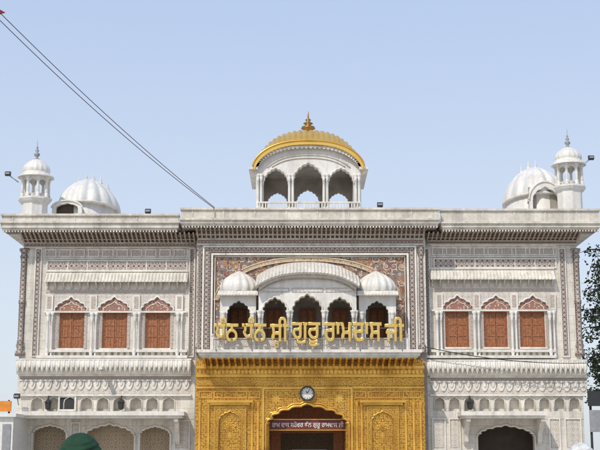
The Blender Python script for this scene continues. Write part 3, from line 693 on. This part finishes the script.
# ------------------------------------------------------------------ writing
def textmesh(s,bold=0.0,bev=0.0):
    cu=bpy.data.curves.new('t','FONT'); cu.body=s; cu.extrude=.06; cu.resolution_u=3; cu.offset=bold; cu.bevel_depth=bev; cu.bevel_resolution=1
    ob=bpy.data.objects.new('t',cu); C.objects.link(ob); bpy.context.view_layer.update()
    dg=bpy.context.evaluated_depsgraph_get(); me=bpy.data.meshes.new_from_object(ob.evaluated_get(dg))
    bpy.data.objects.remove(ob); return me
def place_text(name,me,mat,parent,x0,x1,z0,z1,y,depth):
    vs=me.vertices; 
    if not len(vs): print('EMPTY TEXT',name); return None
    a0=min(v.co.x for v in vs);a1=max(v.co.x for v in vs);b0=min(v.co.y for v in vs);b1=max(v.co.y for v in vs)
    d0=min(v.co.z for v in vs);d1=max(v.co.z for v in vs)
    for v in vs:
        X_=x0+(v.co.x-a0)/(a1-a0)*(x1-x0); Z_=z0+(v.co.y-b0)/(b1-b0)*(z1-z0); Y_=y-depth*(v.co.z-d0)/max(d1-d0,1e-5)
        v.co=(X_,Y_,Z_)
    me.materials.clear(); me.materials.append(mat); me.name=name
    o=bpy.data.objects.new(name,me); C.objects.link(o); o.parent=parent; return o
SG=thing('sign_lettering','row of large golden Gurmukhi letters standing along the front of the white balcony','lettering')
Yt=-2.85
words=[('\u0a27\u0a70\u0a28',214.5,238.5,0),('\u0a27\u0a70\u0a28',242,266.5,0),('\u0a38\u0a40',270,288.5,1),('\u0a17\u0a41\u0a30\u0a42',291.5,320.5,0),('\u0a30\u0a3e\u0a2e\u0a26\u0a3e\u0a38',323.5,381.5,0),('\u0a1c\u0a40',384.5,404,0)]
for s,p,q,sub in words:
    me=textmesh(s,.008,.02)
    tp=317 if ('\u0a40' in s or '\u0a70' in s) else 322.5
    bt=342 if not ('\u0a41' in s) else 347
    place_text('word',me,M['letter'],SG,X(p,332,Yt),X(q,332,Yt),Z(bt,Yt),Z(tp,Yt),Yt,.16)
    if sub:
        me=textmesh('\u0a30',.008,.02); place_text('letter',me,M['letter'],SG,X(p+4,340,Yt),X(p+9.5,340,Yt),Z(348,Yt),Z(341,Yt),Yt,.13)
rl=MB(); 
for py in (328,339): rl.tube([(X(214,py,Yt),Yt+.04,Z(py,Yt)),(X(404.5,py,Yt),Yt+.04,Z(py,Yt))],.02,6)
for p in (216,252,290,322,360,402): rl.tube([(X(p,335,Yt),Yt+.045,Z(325,Yt)),(X(p,335,Yt),Yt+.045,z1-.05),(X(p,335,Yt),-2.74,z1-.05)],.02,6)
rl.build('support_rail',M['grey'],SG)
# sign in the arch
SB_=thing('signboard','dark red board with white Gurmukhi writing hanging in the golden entrance arch','sign')
Yq=-.45
t=MB(); t.slab(269,346,419.5,430,Yq,Yq+.1); t.build('board',M['maroon'],SB_)
t=MB(); t.frame(268.5,346.5,419,430.5,.8,Yq-.04,Yq); t.build('frame',M['gold_plain'],SB_)
place_text('writing',textmesh('\u0a30\u0a3e\u0a2e \u0a26\u0a3e\u0a38 \u0a38\u0a30\u0a4b\u0a35\u0a30 \u0a27\u0a70\u0a28 \u0a17\u0a41\u0a30\u0a42 \u0a30\u0a3e\u0a2e\u0a26\u0a3e\u0a38 \u0a1c\u0a40',.012),M['white'],SB_,X(272,425,Yq),X(343.5,425,Yq),Z(428.8,Yq),Z(421.3,Yq),Yq-.002,.02)
# clock
xx,zz=P(307.3,393.5,Yg)
CK=thing('wall_clock','round white clock with black rim above the golden entrance arch','clock',(xx,Yg-.1,zz))
def disc(mb,r0,r1,y0,y1,n=36):
    vs=[];fs=[]
    for r,y in ((r0,y1),(r1,y1),(r1,y0),(r0,y0)):
        for i in range(n): vs.append((r*cos(2*pi*i/n),y,r*sin(2*pi*i/n)))
    for j in range(4):
        for i in range(n): fs.append((j*n+i,j*n+(i+1)%n,((j+1)%4)*n+(i+1)%n,((j+1)%4)*n+i))
    mb.add(vs,fs)
t=MB(); disc(t,.29,.36,-.10,.09); t.build('rim',M['black'],CK)
t=MB(); t.prism([(.295*cos(2*pi*i/36),.295*sin(2*pi*i/36)) for i in range(36)],-.03,.08); t.build('face',M['white'],CK)
for i in range(12):
    a=2*pi*i/12; c0,s0=cos(a),sin(a); w_=.012 if i%3 else .02
    t=MB(); t.prism([(.22*c0-w_*s0,.22*s0+w_*c0),(.27*c0-w_*s0,.27*s0+w_*c0),(.27*c0+w_*s0,.27*s0-w_*c0),(.22*c0+w_*s0,.22*s0-w_*c0)],-.036,-.031)
    t.build('hour_mark',M['black'],CK)
for a,l,y in ((R(120),.14,-.045),(R(60),.21,-.055)):
    c0,s0=cos(a),sin(a); w_=.014; t=MB(); t.prism([(-w_*s0,w_*c0),(l*c0-w_*s0,l*s0+w_*c0),(l*c0+w_*s0,l*s0-w_*c0),(w_*s0,-w_*c0)],y,y+.006); t.build('hand',M['black'],CK)
# ------------------------------------------------------------------ roof pavilion
Yp=2.2; Dp=4.2
px0,px1=X(256,185,Yp),X(361,185,Yp); pc=(px0+px1)/2; pw=(px1-px0)/2
zb=roofz-.2
def gprof(u): return max(0,1-abs(u)**2.5)**.60
zr=Z(142.0,Yp-.35); ze=Z(168,Yp-.35); Zt=Z(133,Yp+Dp/2)
def rim(x,drop=0.0):
    u=max(-1,min(1,(x-pc)/(pw+.16))); return ze+(zr-ze)*gprof(u)-drop
def holes_(rows):
    return [(X((p+q)/2,190,Yp),(X(q,190,Yp)-X(p,190,Yp))/2,Z(s_,Yp),Z(t_,Yp)) for p,q,s_,t_ in rows]
hs=holes_(((263.5,288,184,168.5),(293.5,323,182,163.5),(328.5,353.5,184,168.5)))
hb=holes_(((265,287,188,176),(296,320.5,187,173),(330,352,188,176)))
def pface(mb,holes,yy,c):
    poly=[(px0,zb)]+[(px0+(px1-px0)*i/36,rim(px0+(px1-px0)*i/36,.08)) for i in range(37)]+[(px1,zb)]
    pts=[]
    for (cx,hw,zs,zt) in sorted(holes,key=lambda q:-q[0]): pts+=[(cx+hw,zb)]+cusp(cx,zs,hw,zt-zs,9,c,.08)[::-1]+[(cx-hw,zb)]
    mb.prism(poly+pts,yy,yy+.3)
pv=MB(); pface(pv,hs,Yp,.07)
for xx in (px0,px1-.3):
    tmp=MB(); d0,d1=Yp+.302,Yp+Dp-.302; L3=(d1-d0)/3
    arch_panel(tmp,d0,d1,zb,Z(170,Yp)-.002,[(d0+L3*(i+.5),L3*.36,hs[0][2],hs[0][3]-.1) for i in range(3)],0,.3)
    pv.add([(xx+y,x,z) for x,y,z in tmp.v],tmp.f)
PV=pv.build('roof_pavilion',M['marble_white'],B)
t=MB(); pface(t,hb,Yp+Dp-.3,.07); t.build('rear_arcade',M['room'],PV)  # rear arches and ceiling in grey: the inside's shade put into the colour
t=MB(); t.box(px0+.31,px1-.31,Yp+.31,Yp+Dp-.31,Z(162.5,Yp),Z(161.5,Yp)); t.build('ceiling',M['room'],PV)
n1,n2=240,24; vs=[];fs=[]
for i in range(n1+1):
    th_=pi*i/n1; u=-cos(th_)
    rbx=abs(sin(pi*i/8))
    for j in range(n2+1):
        v=-1+2*j/n2
        top_=zr-ze+(Zt-zr)*(1-v*v)
        z=ze+top_*gprof(u)+.09*rbx*(1-v**6)
        vs.append((pc+u*(pw+.16+.04*rbx*(1-v**6)),Yp-.35+(Dp+.7)*(v+1)/2,z))
m=n2+1
for i in range(n1):
    for j in range(n2): fs.append((i*m+j,(i+1)*m+j,(i+1)*m+j+1,i*m+j+1))
gr=MB(); gr.add(vs,fs,True)
for yy in (Yp-.42,Yp+Dp+.1):
    pts=[]
    for i in range(61):
        u=-cos(pi*i/60); pts.append((pc+u*(pw+.16),ze+(zr-ze)*gprof(u),u))
    gr.prism([(x,z+.07) for x,z,u in pts]+[(pc+(x-pc)*.966,z-.15) for x,z,u in pts[::-1]],yy,yy+.3)
gr.build('gilded_roof',M['gold_roof'],PV)
t=MB(); t.tube([(pc-cos(pi*i/60)*(pw+.17),Yp-.44,ze+(zr-ze)*gprof(-cos(pi*i/60))+.07) for i in range(61)],.045,6); t.build('gilded_rim_bead',M['gold_plain'],PV)
t=MB(); nn=36
for i in range(nn):
    u=-cos(pi*(i+.5)/nn)*.955; x=pc+u*(pw+.1); z=ze+(zr-ze)*gprof(u)-.17; t.prism([(x+.13*cos(pi+pi*k/6),z+.16*sin(pi+pi*k/6)) for k in range(7)],Yp-.30,Yp-.24)
t.build('scalloped_edge',M['marble_clean'],PV)
for off,rr,mm in ((.62,.045,'marble_aged'),(.80,.03,'inlay_border')):
    t=MB(); t.tube([(pc+u*pw*(.93-off*.05),Yp-.02,ze+(zr-ze)*gprof(u*.97)-off) for u in [-.97*cos(pi*i/50) for i in range(51)] if ze+(zr-ze)*gprof(u*.97)-off>Z(168,Yp)],rr,6); t.build('arch_moulding',M[mm],PV)
for (cx,hw,zs,zt) in hs:
    a=cusp(cx,zs,hw*1.06,(zt-zs)*1.07,9,.07,.08); t=MB(); t.tube([(x,Yp-.02,z) for x,z in a],.04,6); t.build('arch_moulding',M['marble_clean'],PV)
fn=MB(); fn.lathe(pc,Yp+Dp/2,finialprof(Zt-.05,Z(111,Yp+Dp/2),.40),14); fn.build('finial',M['rust'],PV)
for p in (259.5,291,325.5,357.5):
    column(PV,p-1.7,174,209,1.7,Yp-.1,'marble_white'); column(PV,p+1.7,174,209,1.7,Yp-.1,'marble_white')
for s_ in(-1,1):
    t=MB(); x=pc+s_*(pw+.10); xa,xb=sorted((x-s_*.2,x+s_*.28))
    t.prism_x([(Yp-.35,Z(170.5,Yp)),(Yp-.35,Z(168.8,Yp)),(Yp+Dp+.35,Z(168.8,Yp)),(Yp+Dp+.35,Z(170.5,Yp))],xa,xb)
    t.prism([(x,Z(170.5,Yp)-.002),(x+s_*.24,Z(170.5,Yp)-.002),(x+s_*.1,Z(173,Yp)),(x,Z(175,Yp))][::1],Yp-.1,Yp+.1); t.build('eave',M['marble_clean'],PV)
t=MB(); t.slab(258,359,201.5,203,Yp-.3,Yp-.2)
for j in range(34): t.slab(259+98*j/33,260.2+98*j/33,203,212,Yp-.28,Yp-.22)
t.build('railing',M['marble_clean'],PV)
# ------------------------------------------------------------------ corner turrets
def turret(cxp,rp,ft,dt,db,eb,cb,bb,Y):
    cx=X(cxp,(dt+cb)/2,Y); r=rp*U
    b=MB(); b.lathe(cx,Y,[(r*.85,Z(bb+8,Y)),(r*.85,Z(cb+6,Y)),(r*1.0,Z(cb+4,Y)),(r*1.12,Z(cb+1.5,Y)),(r*1.12,Z(cb,Y)),(0,Z(cb,Y))],8,smooth=False)
    T=b.build('corner_turret',M['marble_white'],B)
    for i in range(8):
        a=2*pi*(i+.5)/8; t=MB(); t.lathe(cx+r*.86*cos(a),Y+r*.86*sin(a),colprof(Z(cb,Y),Z(eb,Y),r*.13),8); t.build('column',M['marble_white'],T)
    h=MB(); z1_=Z(eb,Y); z0_=Z(eb+(cb-eb)*.45,Y)
    for i in range(8):
        a0=2*pi*(i+.5)/8; a1=2*pi*(i+1.5)/8; p0=Vector((cos(a0),sin(a0)))*r*.86; p1=Vector((cos(a1),sin(a1)))*r*.86; K=8
        vs=[];
        for k in range(K+1):
            t=k/K; q=p0+(p1-p0)*t; zz=z0_+(z1_-z0_)*.75*abs(sin(pi*t))**.6; vs+=[(cx+q.x,Y+q.y,z1_),(cx+q.x,Y+q.y,zz)]
        h.add(vs,[(2*k,2*k+1,2*k+3,2*k+2) for k in range(K)])
    h.build('arcade',M['marble_white'],T)
    e=MB(); e.lathe(cx,Y,[(0,Z(eb,Y)+.01),(r*1.0,Z(eb,Y)+.0),(r*1.2,Z(eb-.2,Y)),(r*1.18,Z(eb-1.2,Y)),(r*.9,Z(db+.5,Y)),(r*.88,Z(db-.8,Y)),(0,Z(db-.8,Y))],16,smooth=False); e.build('eave',M['marble_clean'],T)
    d=MB(); d.lathe(cx,Y,domeprof(Z(db,Y),Z(dt,Y),r*.88),48,16,.10); d.build('dome',M['marble_white'],T)
    f=MB(); f.lathe(cx,Y,finialprof(Z(dt+1,Y),Z(ft,Y),r*.2),10); f.build('finial',M['grey'],T)
    j=MB(); j.lathe(cx,Y,[(r*.8,Z(cb,Y)),(r*.8,Z(cb-4,Y))],8,smooth=False); j.build('parapet_screen',M['inlay'],T)
turret(36,15.5,140,158.5,174,178.5,199,214,1.2)
turret(568.5,15,129,146.5,161,166,187,206,1.2)
def chamber(p0,p1,pt,pb,Y,ap0,ap1,at,fins,e=1.9,po=1.35):
    """elongated ribbed vault over a low room with an arched opening in front"""
    x0,x1=X(p0,195,Y),X(p1,195,Y); cx=(x0+x1)/2; hw=(x1-x0)/2; dy=2.6; yc=Y+dy; zs=Z(pb-3,yc); zt_=Z(pt,yc)
    b=MB(); b.lathe(cx,yc,[(1.0,zs-1.6),(1.0,zs-.02),(0,zs-.02)],32,sx=hw*.97,sy=dy*.97)
    CH=b.build('vaulted_roof_chamber',M['marble_white'],B)
    d=MB(); prof=[]
    for i in range(17):
        t=i/16; prof.append(((1-t**e)**.62 if t<1 else .02, zs+(zt_-zs)*t))
    d.lathe(cx,yc,prof,120,14,.10,sx=hw,sy=dy); d.build('dome',M['marble_white'],CH)
    ev=MB(); ev.lathe(cx,yc,[(.95,zs-.08),(1.05,zs-.05),(1.05,zs+.04),(.96,zs+.09)],48,sx=hw,sy=dy); ev.build('eave',M['marble_clean'],CH)
    a0,a1=X(ap0,205,Y),X(ap1,205,Y); ac=(a0+a1)/2; aw=(a1-a0)/2; zb_=zs-1.6; zsp=Z(pb-5,Y); zat=Z(at,Y)
    o=[(ac+aw*po*cos(pi*(1-i/24)),zsp+(zat-zsp)*(po+.12)*sin(pi*i/24)) for i in range(25)]
    hole_=[(a1,zb_)]+cusp(ac,zsp,aw,zat-zsp,5,.05)[::-1]+[(a0,zb_)]
    f=MB(); f.prism([(ac-aw*po,zb_)]+o+[(ac+aw*po,zb_)]+hole_,Y-.25,Y+.0); f.build('porch',M['marble_white'],CH)
    f=MB(); f.add([(x,Y-.001,z) for x,z in o]+[(x,yc-.2,z) for x,z in o],[(i,i+1,i+26,i+25) for i in range(24)],True); f.build('porch_roof',M['marble_clean'],CH)
    f=MB(); f.tube([(ac+(x-ac)*1.02,Y-.27,z) for x,z in o],.05,6); f.build('porch_moulding',M['marble_clean'],CH)
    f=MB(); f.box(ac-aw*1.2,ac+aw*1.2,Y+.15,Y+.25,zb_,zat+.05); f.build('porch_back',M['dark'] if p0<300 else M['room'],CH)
    for u in fins:                      # pinnacles along the crest, standing on the vault
        tt=max(0,1-(abs(u)*1.04)**(1/.62))**(1/e); zbse=zs+(zt_-zs)*tt-.12
        t=MB(); t.lathe(cx+u*hw,yc,finialprof(zbse,zbse+.62,.13),8); t.build('finial',M['marble_clean'],CH)
chamber(49.5,111.5,180,214,1.9,57,79,204,(-.36,-.12,.12,.36,.6),1.7)
chamber(513,574,168,206,1.9,532,558,187.5,(-.4,-.15,.1),1.9,1.24)
# ------------------------------------------------------------------ small fittings
def floodlight(px,py,Y,label,sx=1):
    x,z=P(px,py,Y); t=thing('floodlight',label,'floodlight',(x,Y,z),None)
    b=MB(); b.prism_x([(-.12,-.1),(-.14,.05),(.06,.13),(.12,0),(.06,-.13)],-.14,.14); b.build('housing',M['black'],t)
    b=MB(); b.box(-.11,.11,-.148,-.142,-.06,.03); b.build('lens',M['grey'],t)
    b=MB(); b.tube([(0,.05,-.05),(sx*.25,.1,-.45)],.025,6); b.build('bracket',M['grey'],t)
    return t
floodlight(8,173.5,1.0,'small dark floodlight on an arm left of the left roof turret',2.2)
floodlight(591,157.5,1.0,'small dark floodlight on an arm right of the right roof turret',-2.2)
floodlight(380,204.5,-1.5,'small floodlight on the parapet just right of the golden roofed pavilion')
floodlight(148,211,-1.0,'small floodlight on the left parapet between white dome and cable end')
def lantern(px,py,Y,label):
    x,z=P(px,py,Y); t=thing('wall_lantern',label,'lantern',(x,Y,z))
    b=MB(); b.lathe(0,0,[(.06,-.26),(.13,-.2),(.16,.1),(.0,.1)],6,smooth=False); b.build('lantern_body',M['black'],t)
    b=MB(); b.lathe(0,0,[(.22,.101),(.05,.25),(.04,.34),(0,.36)],6,smooth=False); b.build('lantern_cap',M['black'],t)
    b=MB(); b.tube([(0,0,.3),(0,.12,.42),(0,-Y,.42)],.03,6); b.build('arm',M['black'],t)
lantern(121,404.5,-.28,'black lantern on the left wing above the white door canopy')
lantern(48,404.5,-.28,'black lantern on the left wing beside the small dark window')
lantern(470,404.5,-.28,'black lantern on the right wing above the white door canopy')
x,z=P(101,368,-.95); t=thing('security_camera','small white camera fixed under the windows of the left wing','camera',(x,-.95,z))
b=MB(); b.prism_x([(-.22,-.1),(-.22,.06),(.3,.1),(.3,-.06)],-.09,.09); b.build('housing',M['white'],t)
b=MB(); b.lathe(0,0,[(0,-.12),(.07,-.11),(.07,-.05),(0,-.05)],10); b.build('lens',M['black'],t)
def cable(pts,r,label,mat='black'):
    t=MB(); t.tube(pts,r,6); o=t.build('cable',M[mat],None); return tag(o,label,'cable')
def sag(a,b,s,n=24):
    a,b=Vector(a),Vector(b); return [tuple(a+(b-a)*i/n-Vector((0,0,s*4*(i/n)*(1-i/n)))) for i in range(n+1)]
def P3(px,py,Y): x,z=P(px,py,Y); return (x,Y,z)
M['cable']=m_plain('cable_sheath',(.13,.07,.075),.6,0,.2)
cable(sag(P3(217,209.5,-1.6),P3(-50,-38,-18),.35),.016,'upper of two dark cables rising from the roof to the top left','cable')
cable(sag(P3(216.5,210,-1.7),P3(-50,-30,-18),.42),.016,'lower of two dark cables rising from the roof to the top left','cable')
cable(sag(P3(426,347,-1.05),P3(586,363,-1.05),.25),.02,'thin dark cable drooping across the right wing below its shutters')
x,z=P(1,12,-15.2)
t=MB(); t.add([(x-.5,-15.2,z+.16),(x-.1,-15.25,z+.12),(x+.16,-15.15,z),(x-.1,-15.2,z-.12),(x-.5,-15.2,z-.1),(x-.5,-15.18,z+.16),(x-.1,-15.23,z+.12),(x+.16,-15.13,z),(x-.1,-15.18,z-.12),(x-.5,-15.18,z-.1)],[(0,1,2,3,4),(9,8,7,6,5),(0,5,6,1),(1,6,7,2),(2,7,8,3),(3,8,9,4),(4,9,5,0)])
tag(t.build('pennant',M['red'],None),'small dark red pennant on the cable at the top left corner','flag')
# ------------------------------------------------------------------ left kiosk, signs
K=thing('kiosk','low white kiosk at the left edge beside the gatehouse','kiosk')
t=MB(); t.box(X(-30,430,-3),X(13,430,-3),-3,0,zg,Z(417,-3)); t.build('wall',M['white'],K)
t=MB(); t.box(X(-32,415,-3.2),X(16,415,-3.2),-3.2,.1,Z(417,-3)+.002,Z(413.5,-3)); t.build('roof',M['white'],K)
t=MB(); t.slab(2,10,424,452,-3.06,-3.002); t.build('door',M['grey'],K)
t=thing('signboard','small orange board on a frame above the white kiosk at the left edge','sign')
b=MB(); b.slab(-14,11,401,411.5,-2.6,-2.5); b.build('board',M['orange'],t)
for p in (-8,9):
    b=MB(); b.tube([P3(p,400,-2.4),P3(p,414,-2.4)],.05,6); b.build('post',M['black'],t)
floodlight(17,396,-.6,'black floodlight on the left end wall above the kiosk',.3)
t=thing('notice_board','dark notice board on posts at the right edge under the tree','board')
b=MB(); b.slab(588,612,391,406,-2.6,-2.5); b.build('board',M['black'],t)
b=MB(); b.slab(590,611,410,432,-2.58,-2.5); b.build('lower_board',M['grey'],t)
for p in (591,609):
    b=MB(); x,_=P(p,420,-2.4); b.tube([(x,-2.4,0),(x,-2.4,Z(390,-2.4))],.06,8); b.build('post',M['black'],t)
# ------------------------------------------------------------------ tree on the right
def leafmat():
    m,N,L,b=new('leaf',.5); oi=N.new('ShaderNodeTexCoord'); n=noise(N,L,oi.outputs['Object'],1.6,4)
    L.new(ramp(N,L,n.outputs['Fac'],[(.35,(.04,.062,.022)),(.65,(.11,.15,.05))]),b.inputs['Base Color']); return m
M['leaf']=leafmat(); M['bark']=m_plain('bark',(.10,.075,.055),.9,0,.4,5)
TR=thing('tree','green loose leaved tree growing past the right end of the gatehouse','tree')
ty=4.5; tx=X(626,330,ty)
tk=MB(); tk.tube([(tx+.1,ty,0),(tx-.0,ty,3),(tx+.25,ty,7),(tx+.1,ty,10),(tx-.1,ty,13.2)],.4,10,.12)
tips=[]
rnd=random.Random(8)
for i in range(68):
    a=rnd.uniform(0,2*pi) if i%3==0 else rnd.uniform(.72*pi,1.28*pi); z0_=4.4+8.8*i/67; L_=rnd.uniform(1.0,2.4)
    p=Vector((tx,ty,z0_)); pts=[p]; d=Vector((cos(a),sin(a),rnd.uniform(-.1,.5))).normalized()
    for k in range(5):
        p=p+d*L_/5; d=(d+Vector((rnd.uniform(-.25,.25),rnd.uniform(-.25,.25),rnd.uniform(-.3,.15)))).normalized(); pts.append(p); 
        if k>0: tips.append(p)
        if k>1:
            q=p+Vector((rnd.uniform(-.5,.4),rnd.uniform(-.5,.5),rnd.uniform(-.7,.2))); tk.tube([p,q],.018,4); tips.append(q)
    tk.tube(pts,.07,6,.02)
tk.build('trunk',M['bark'],TR)
lf=MB()
for p in tips:
    k=rnd.choice((0,5,18)) if p.z>10 else rnd.choice((3,16,36))
    for _ in range(k):
        c=p+Vector((rnd.gauss(0,.14),rnd.gauss(0,.2),rnd.gauss(-.08,.18)))
        a=Vector((rnd.uniform(-1,1),rnd.uniform(-1,1),rnd.uniform(-1,.3))).normalized(); b=a.cross(Vector((rnd.uniform(-1,1),rnd.uniform(-1,1),rnd.uniform(-1,1)))).normalized()
        l=rnd.uniform(.12,.24); w_=l*.34
        lf.add([tuple(c),tuple(c+a*l*.5+b*w_),tuple(c+a*l),tuple(c+a*l*.5-b*w_)],[(0,1,2,3)])
lf.build('crown',M['leaf'],TR)
# ------------------------------------------------------------------ people
def person(px,ptop,dist,label,turban_col,shirt_col):
    Y=CY+dist; x=X(px,440,Y); ztop=Z(ptop,Y)
    t=thing('person',label,'person',(x,Y,0))
    H=ztop-.09; s=H/1.78
    V=[(0,0,.96),(0,.01,1.12),(0,0,1.32),(0,-.01,1.46),(0,.01,1.55),(0,.03,1.64),(0,.02,1.73)]; Rr=[(.15,.11),(.14,.10),(.17,.11),(.10,.08),(.058,.06),(.078,.095),(.07,.085)]
    E=[(0,1),(1,2),(2,3),(3,4),(4,5),(5,6)]
    def ad(p,r,par): V.append(p); Rr.append((r,r)); E.append((par,len(V)-1)); return len(V)-1
    ad((0,.14,1.625),.016,5)                                # nose
    for sd in(-1,1):
        ad((sd*.095,.02,1.63),.018,5)                       # ear
        a=ad((sd*.18,0,1.43),.062,3); b=ad((sd*.24,-.02,1.15),.045,a); c=ad((sd*.25,.06,.90),.03,b); h=ad((sd*.25,.08,.83),.032,c)
        for k in range(4):
            f=ad((sd*.25+.001,.052+.02*k,.775),.010,h); g=ad((sd*.245,.054+.02*k,.745-.006*(k in(1,2))),.009,f); ad((sd*.235,.056+.02*k,.72-.008*(k in(1,2))),.008,g)
        f=ad((sd*.235,.12,.82),.012,h); ad((sd*.225,.14,.78),.010,f)
        a=ad((sd*.10,0,.88),.088,0); b=ad((sd*.11,.02,.50),.058,a); c=ad((sd*.11,-.01,.10),.04,b); d=ad((sd*.12,.05,.04),.038,c); ad((sd*.125,.16,.03),.028,d)
    me=bpy.data.meshes.new('body'); me.from_pydata([(a*s,b*s,c*s) for a,b,c in V],E,[])
    o=bpy.data.objects.new('body',me); C.objects.link(o); o.modifiers.new('k','SKIN')
    for i,r in enumerate(Rr): me.skin_vertices[0].data[i].radius=(r[0]*s,r[1]*s)
    me.skin_vertices[0].data[0].use_root=True
    q=o.modifiers.new('s','SUBSURF'); q.levels=q.render_levels=1
    bpy.context.view_layer.update(); dg=bpy.context.evaluated_depsgraph_get(); m2=bpy.data.meshes.new_from_object(o.evaluated_get(dg)); bpy.data.objects.remove(o)
    m2.materials.clear(); m2.materials.append(M['skin']); m2.polygons.foreach_set('use_smooth',[True]*len(m2.polygons))
    o=bpy.data.objects.new('body',m2); C.objects.link(o); o.parent=t
    sh=m_plain('cloth',shirt_col,.8,0,.15)
    k=MB(); k.lathe(0,0,[(.075*s,1.50*s),(.12*s,1.48*s),(.215*s,1.42*s),(.215*s,1.30*s),(.20*s,1.1*s),(.22*s,.9*s),(.26*s,.55*s),(.25*s,.55*s)],20,0,0,.66)
    for sd in(-1,1): k.tube([(sd*.17*s,0,1.43*s),(sd*.245*s,-.02*s,1.15*s),(sd*.252*s,.06*s,.90*s)],.082*s,12,.05*s)
    k.build('tunic',sh,t)
    k=MB()
    for sd in(-1,1): k.tube([(sd*.10*s,0,.9*s),(sd*.11*s,.02*s,.5*s),(sd*.11*s,-.01*s,.09*s)],.115*s,12,.085*s)
    k.build('trousers',sh,t)
    for sd in(-1,1):
        k=MB(); k.ball((sd*.032*s,.115*s,1.655*s),.014*s,8); k.build('eye',M['white'],t)
    k=MB(); k.ball((0,.075*s,1.57*s),.085*s,12,(1,.75,1.1)); k.build('beard',M['black'],t)
    # turban: soft round dome of cloth with shallow diagonal folds
    tc_=m_plain('turban_cloth',turban_col,.85,0,.35,14)
    k=MB(); n=72; zt0=1.635*s; zt1=ztop; hh_=zt1-zt0; vs=[];fs=[]; K=60
    for j in range(K+1):
        q=j/K
        for i in range(n):
            a=2*pi*i/n
            base=(.120+.026*min(1,q*3.5))*max(0,1-max(0,(q-.12)/.88)**2.2)**.5
            fold=.009*sin(2*pi*(q*6+1.1*sin(a)*cos(a*.5+.6)))*(1-q)
            rr=(base+fold)*s if j<K else .001
            zz=zt0+hh_*q+(.012*cos(a)+.010*cos(2*a+.5))*s*(1-q)*(.9 if j<K else 0)
            vs.append((rr*cos(a)*1.0,rr*sin(a)*1.12+.012*s,zz))
    for j in range(K):
        for i in range(n): fs.append((j*n+i,j*n+(i+1)%n,(j+1)*n+(i+1)%n,(j+1)*n+i))
    k.add(vs,fs,True); k.build('turban',tc_,t)
M['skin']=m_plain('skin',(.34,.19,.12),.55,0,.1)
person(80,432.5,8.0,'person in a dark green turban seen from behind at the lower left',(.008,.052,.022),(.55,.55,.52))
person(581,442.5,13.0,'person in a white turban seen from behind at the lower right',(.75,.75,.74),(.25,.3,.4))
# ------------------------------------------------------------------ ground, light, camera
def groundmat():
    m,N,L,b=new('plaza_marble',.4); f=coord(N,L); br=N.new('ShaderNodeTexBrick'); L.new(f,br.inputs['Vector'])
    br.inputs['Scale'].default_value=1; br.inputs['Brick Width'].default_value=1; br.inputs['Row Height'].default_value=1; br.offset=0; br.inputs['Mortar Size'].default_value=.01
    br.inputs['Color1'].default_value=(.50,.465,.41,1); br.inputs['Color2'].default_value=(.42,.39,.34,1); br.inputs['Mortar'].default_value=(.2,.19,.17,1)
    L.new(br.outputs['Color'],b.inputs['Base Color']); return m
t=MB(); t.add([(-1500,-1500,0),(1500,-1500,0),(1500,1500,0),(-1500,1500,0)],[(0,1,2,3)])
tag(t.build('ground',groundmat(),None),'pale marble paved ground in front of the gatehouse','ground',kind='structure')
W=bpy.data.worlds.new('World'); S.world=W; W.use_nodes=True; N=W.node_tree.nodes; L=W.node_tree.links
sk=N.new('ShaderNodeTexSky'); sk.sky_type='NISHITA'; sk.sun_disc=False
el=R(46); sv=Vector((-.48*cos(el),-.877*cos(el),sin(el)))
sk.sun_elevation=el; sk.sun_rotation=math.atan2(sv.x,sv.y); sk.air_density=1.0; sk.dust_density=2.0; sk.ozone_density=1.0
# thin bright haze over the clear sky, whiter towards the horizon
tcw=N.new('ShaderNodeTexCoord'); sx=N.new('ShaderNodeSeparateXYZ'); L.new(tcw.outputs['Generated'],sx.inputs[0])
hz=ramp(N,L,sx.outputs['Z'],[(0,(5.2,5.6,6.0)),(.12,(4.95,5.45,6.2)),(.38,(3.7,4.55,6.2)),(1,(1.6,2.3,3.9))])
skm=mix(N,L,.78,sk.outputs[0],hz)
L.new(skm,N['Background'].inputs['Color']); N['Background'].inputs['Strength'].default_value=.15
ld=bpy.data.lights.new('sun','SUN'); ld.energy=2.7; ld.angle=R(.6); ld.color=(1,.935,.825)
lo=bpy.data.objects.new('sun',ld); C.objects.link(lo); lo.rotation_euler=sv.to_track_quat('Z','Y').to_euler(); lo.location=(-20,-40,50)
cd=bpy.data.cameras.new('camera'); cd.sensor_width=36; cd.lens=72; cd.clip_end=5000
co=bpy.data.objects.new('camera',cd); C.objects.link(co); co.location=(0,CY,CZ); co.rotation_euler=(pi/2+TH,0,0); S.camera=co
S.view_settings.view_transform='Standard'; S.view_settings.look='None'; S.view_settings.exposure=0
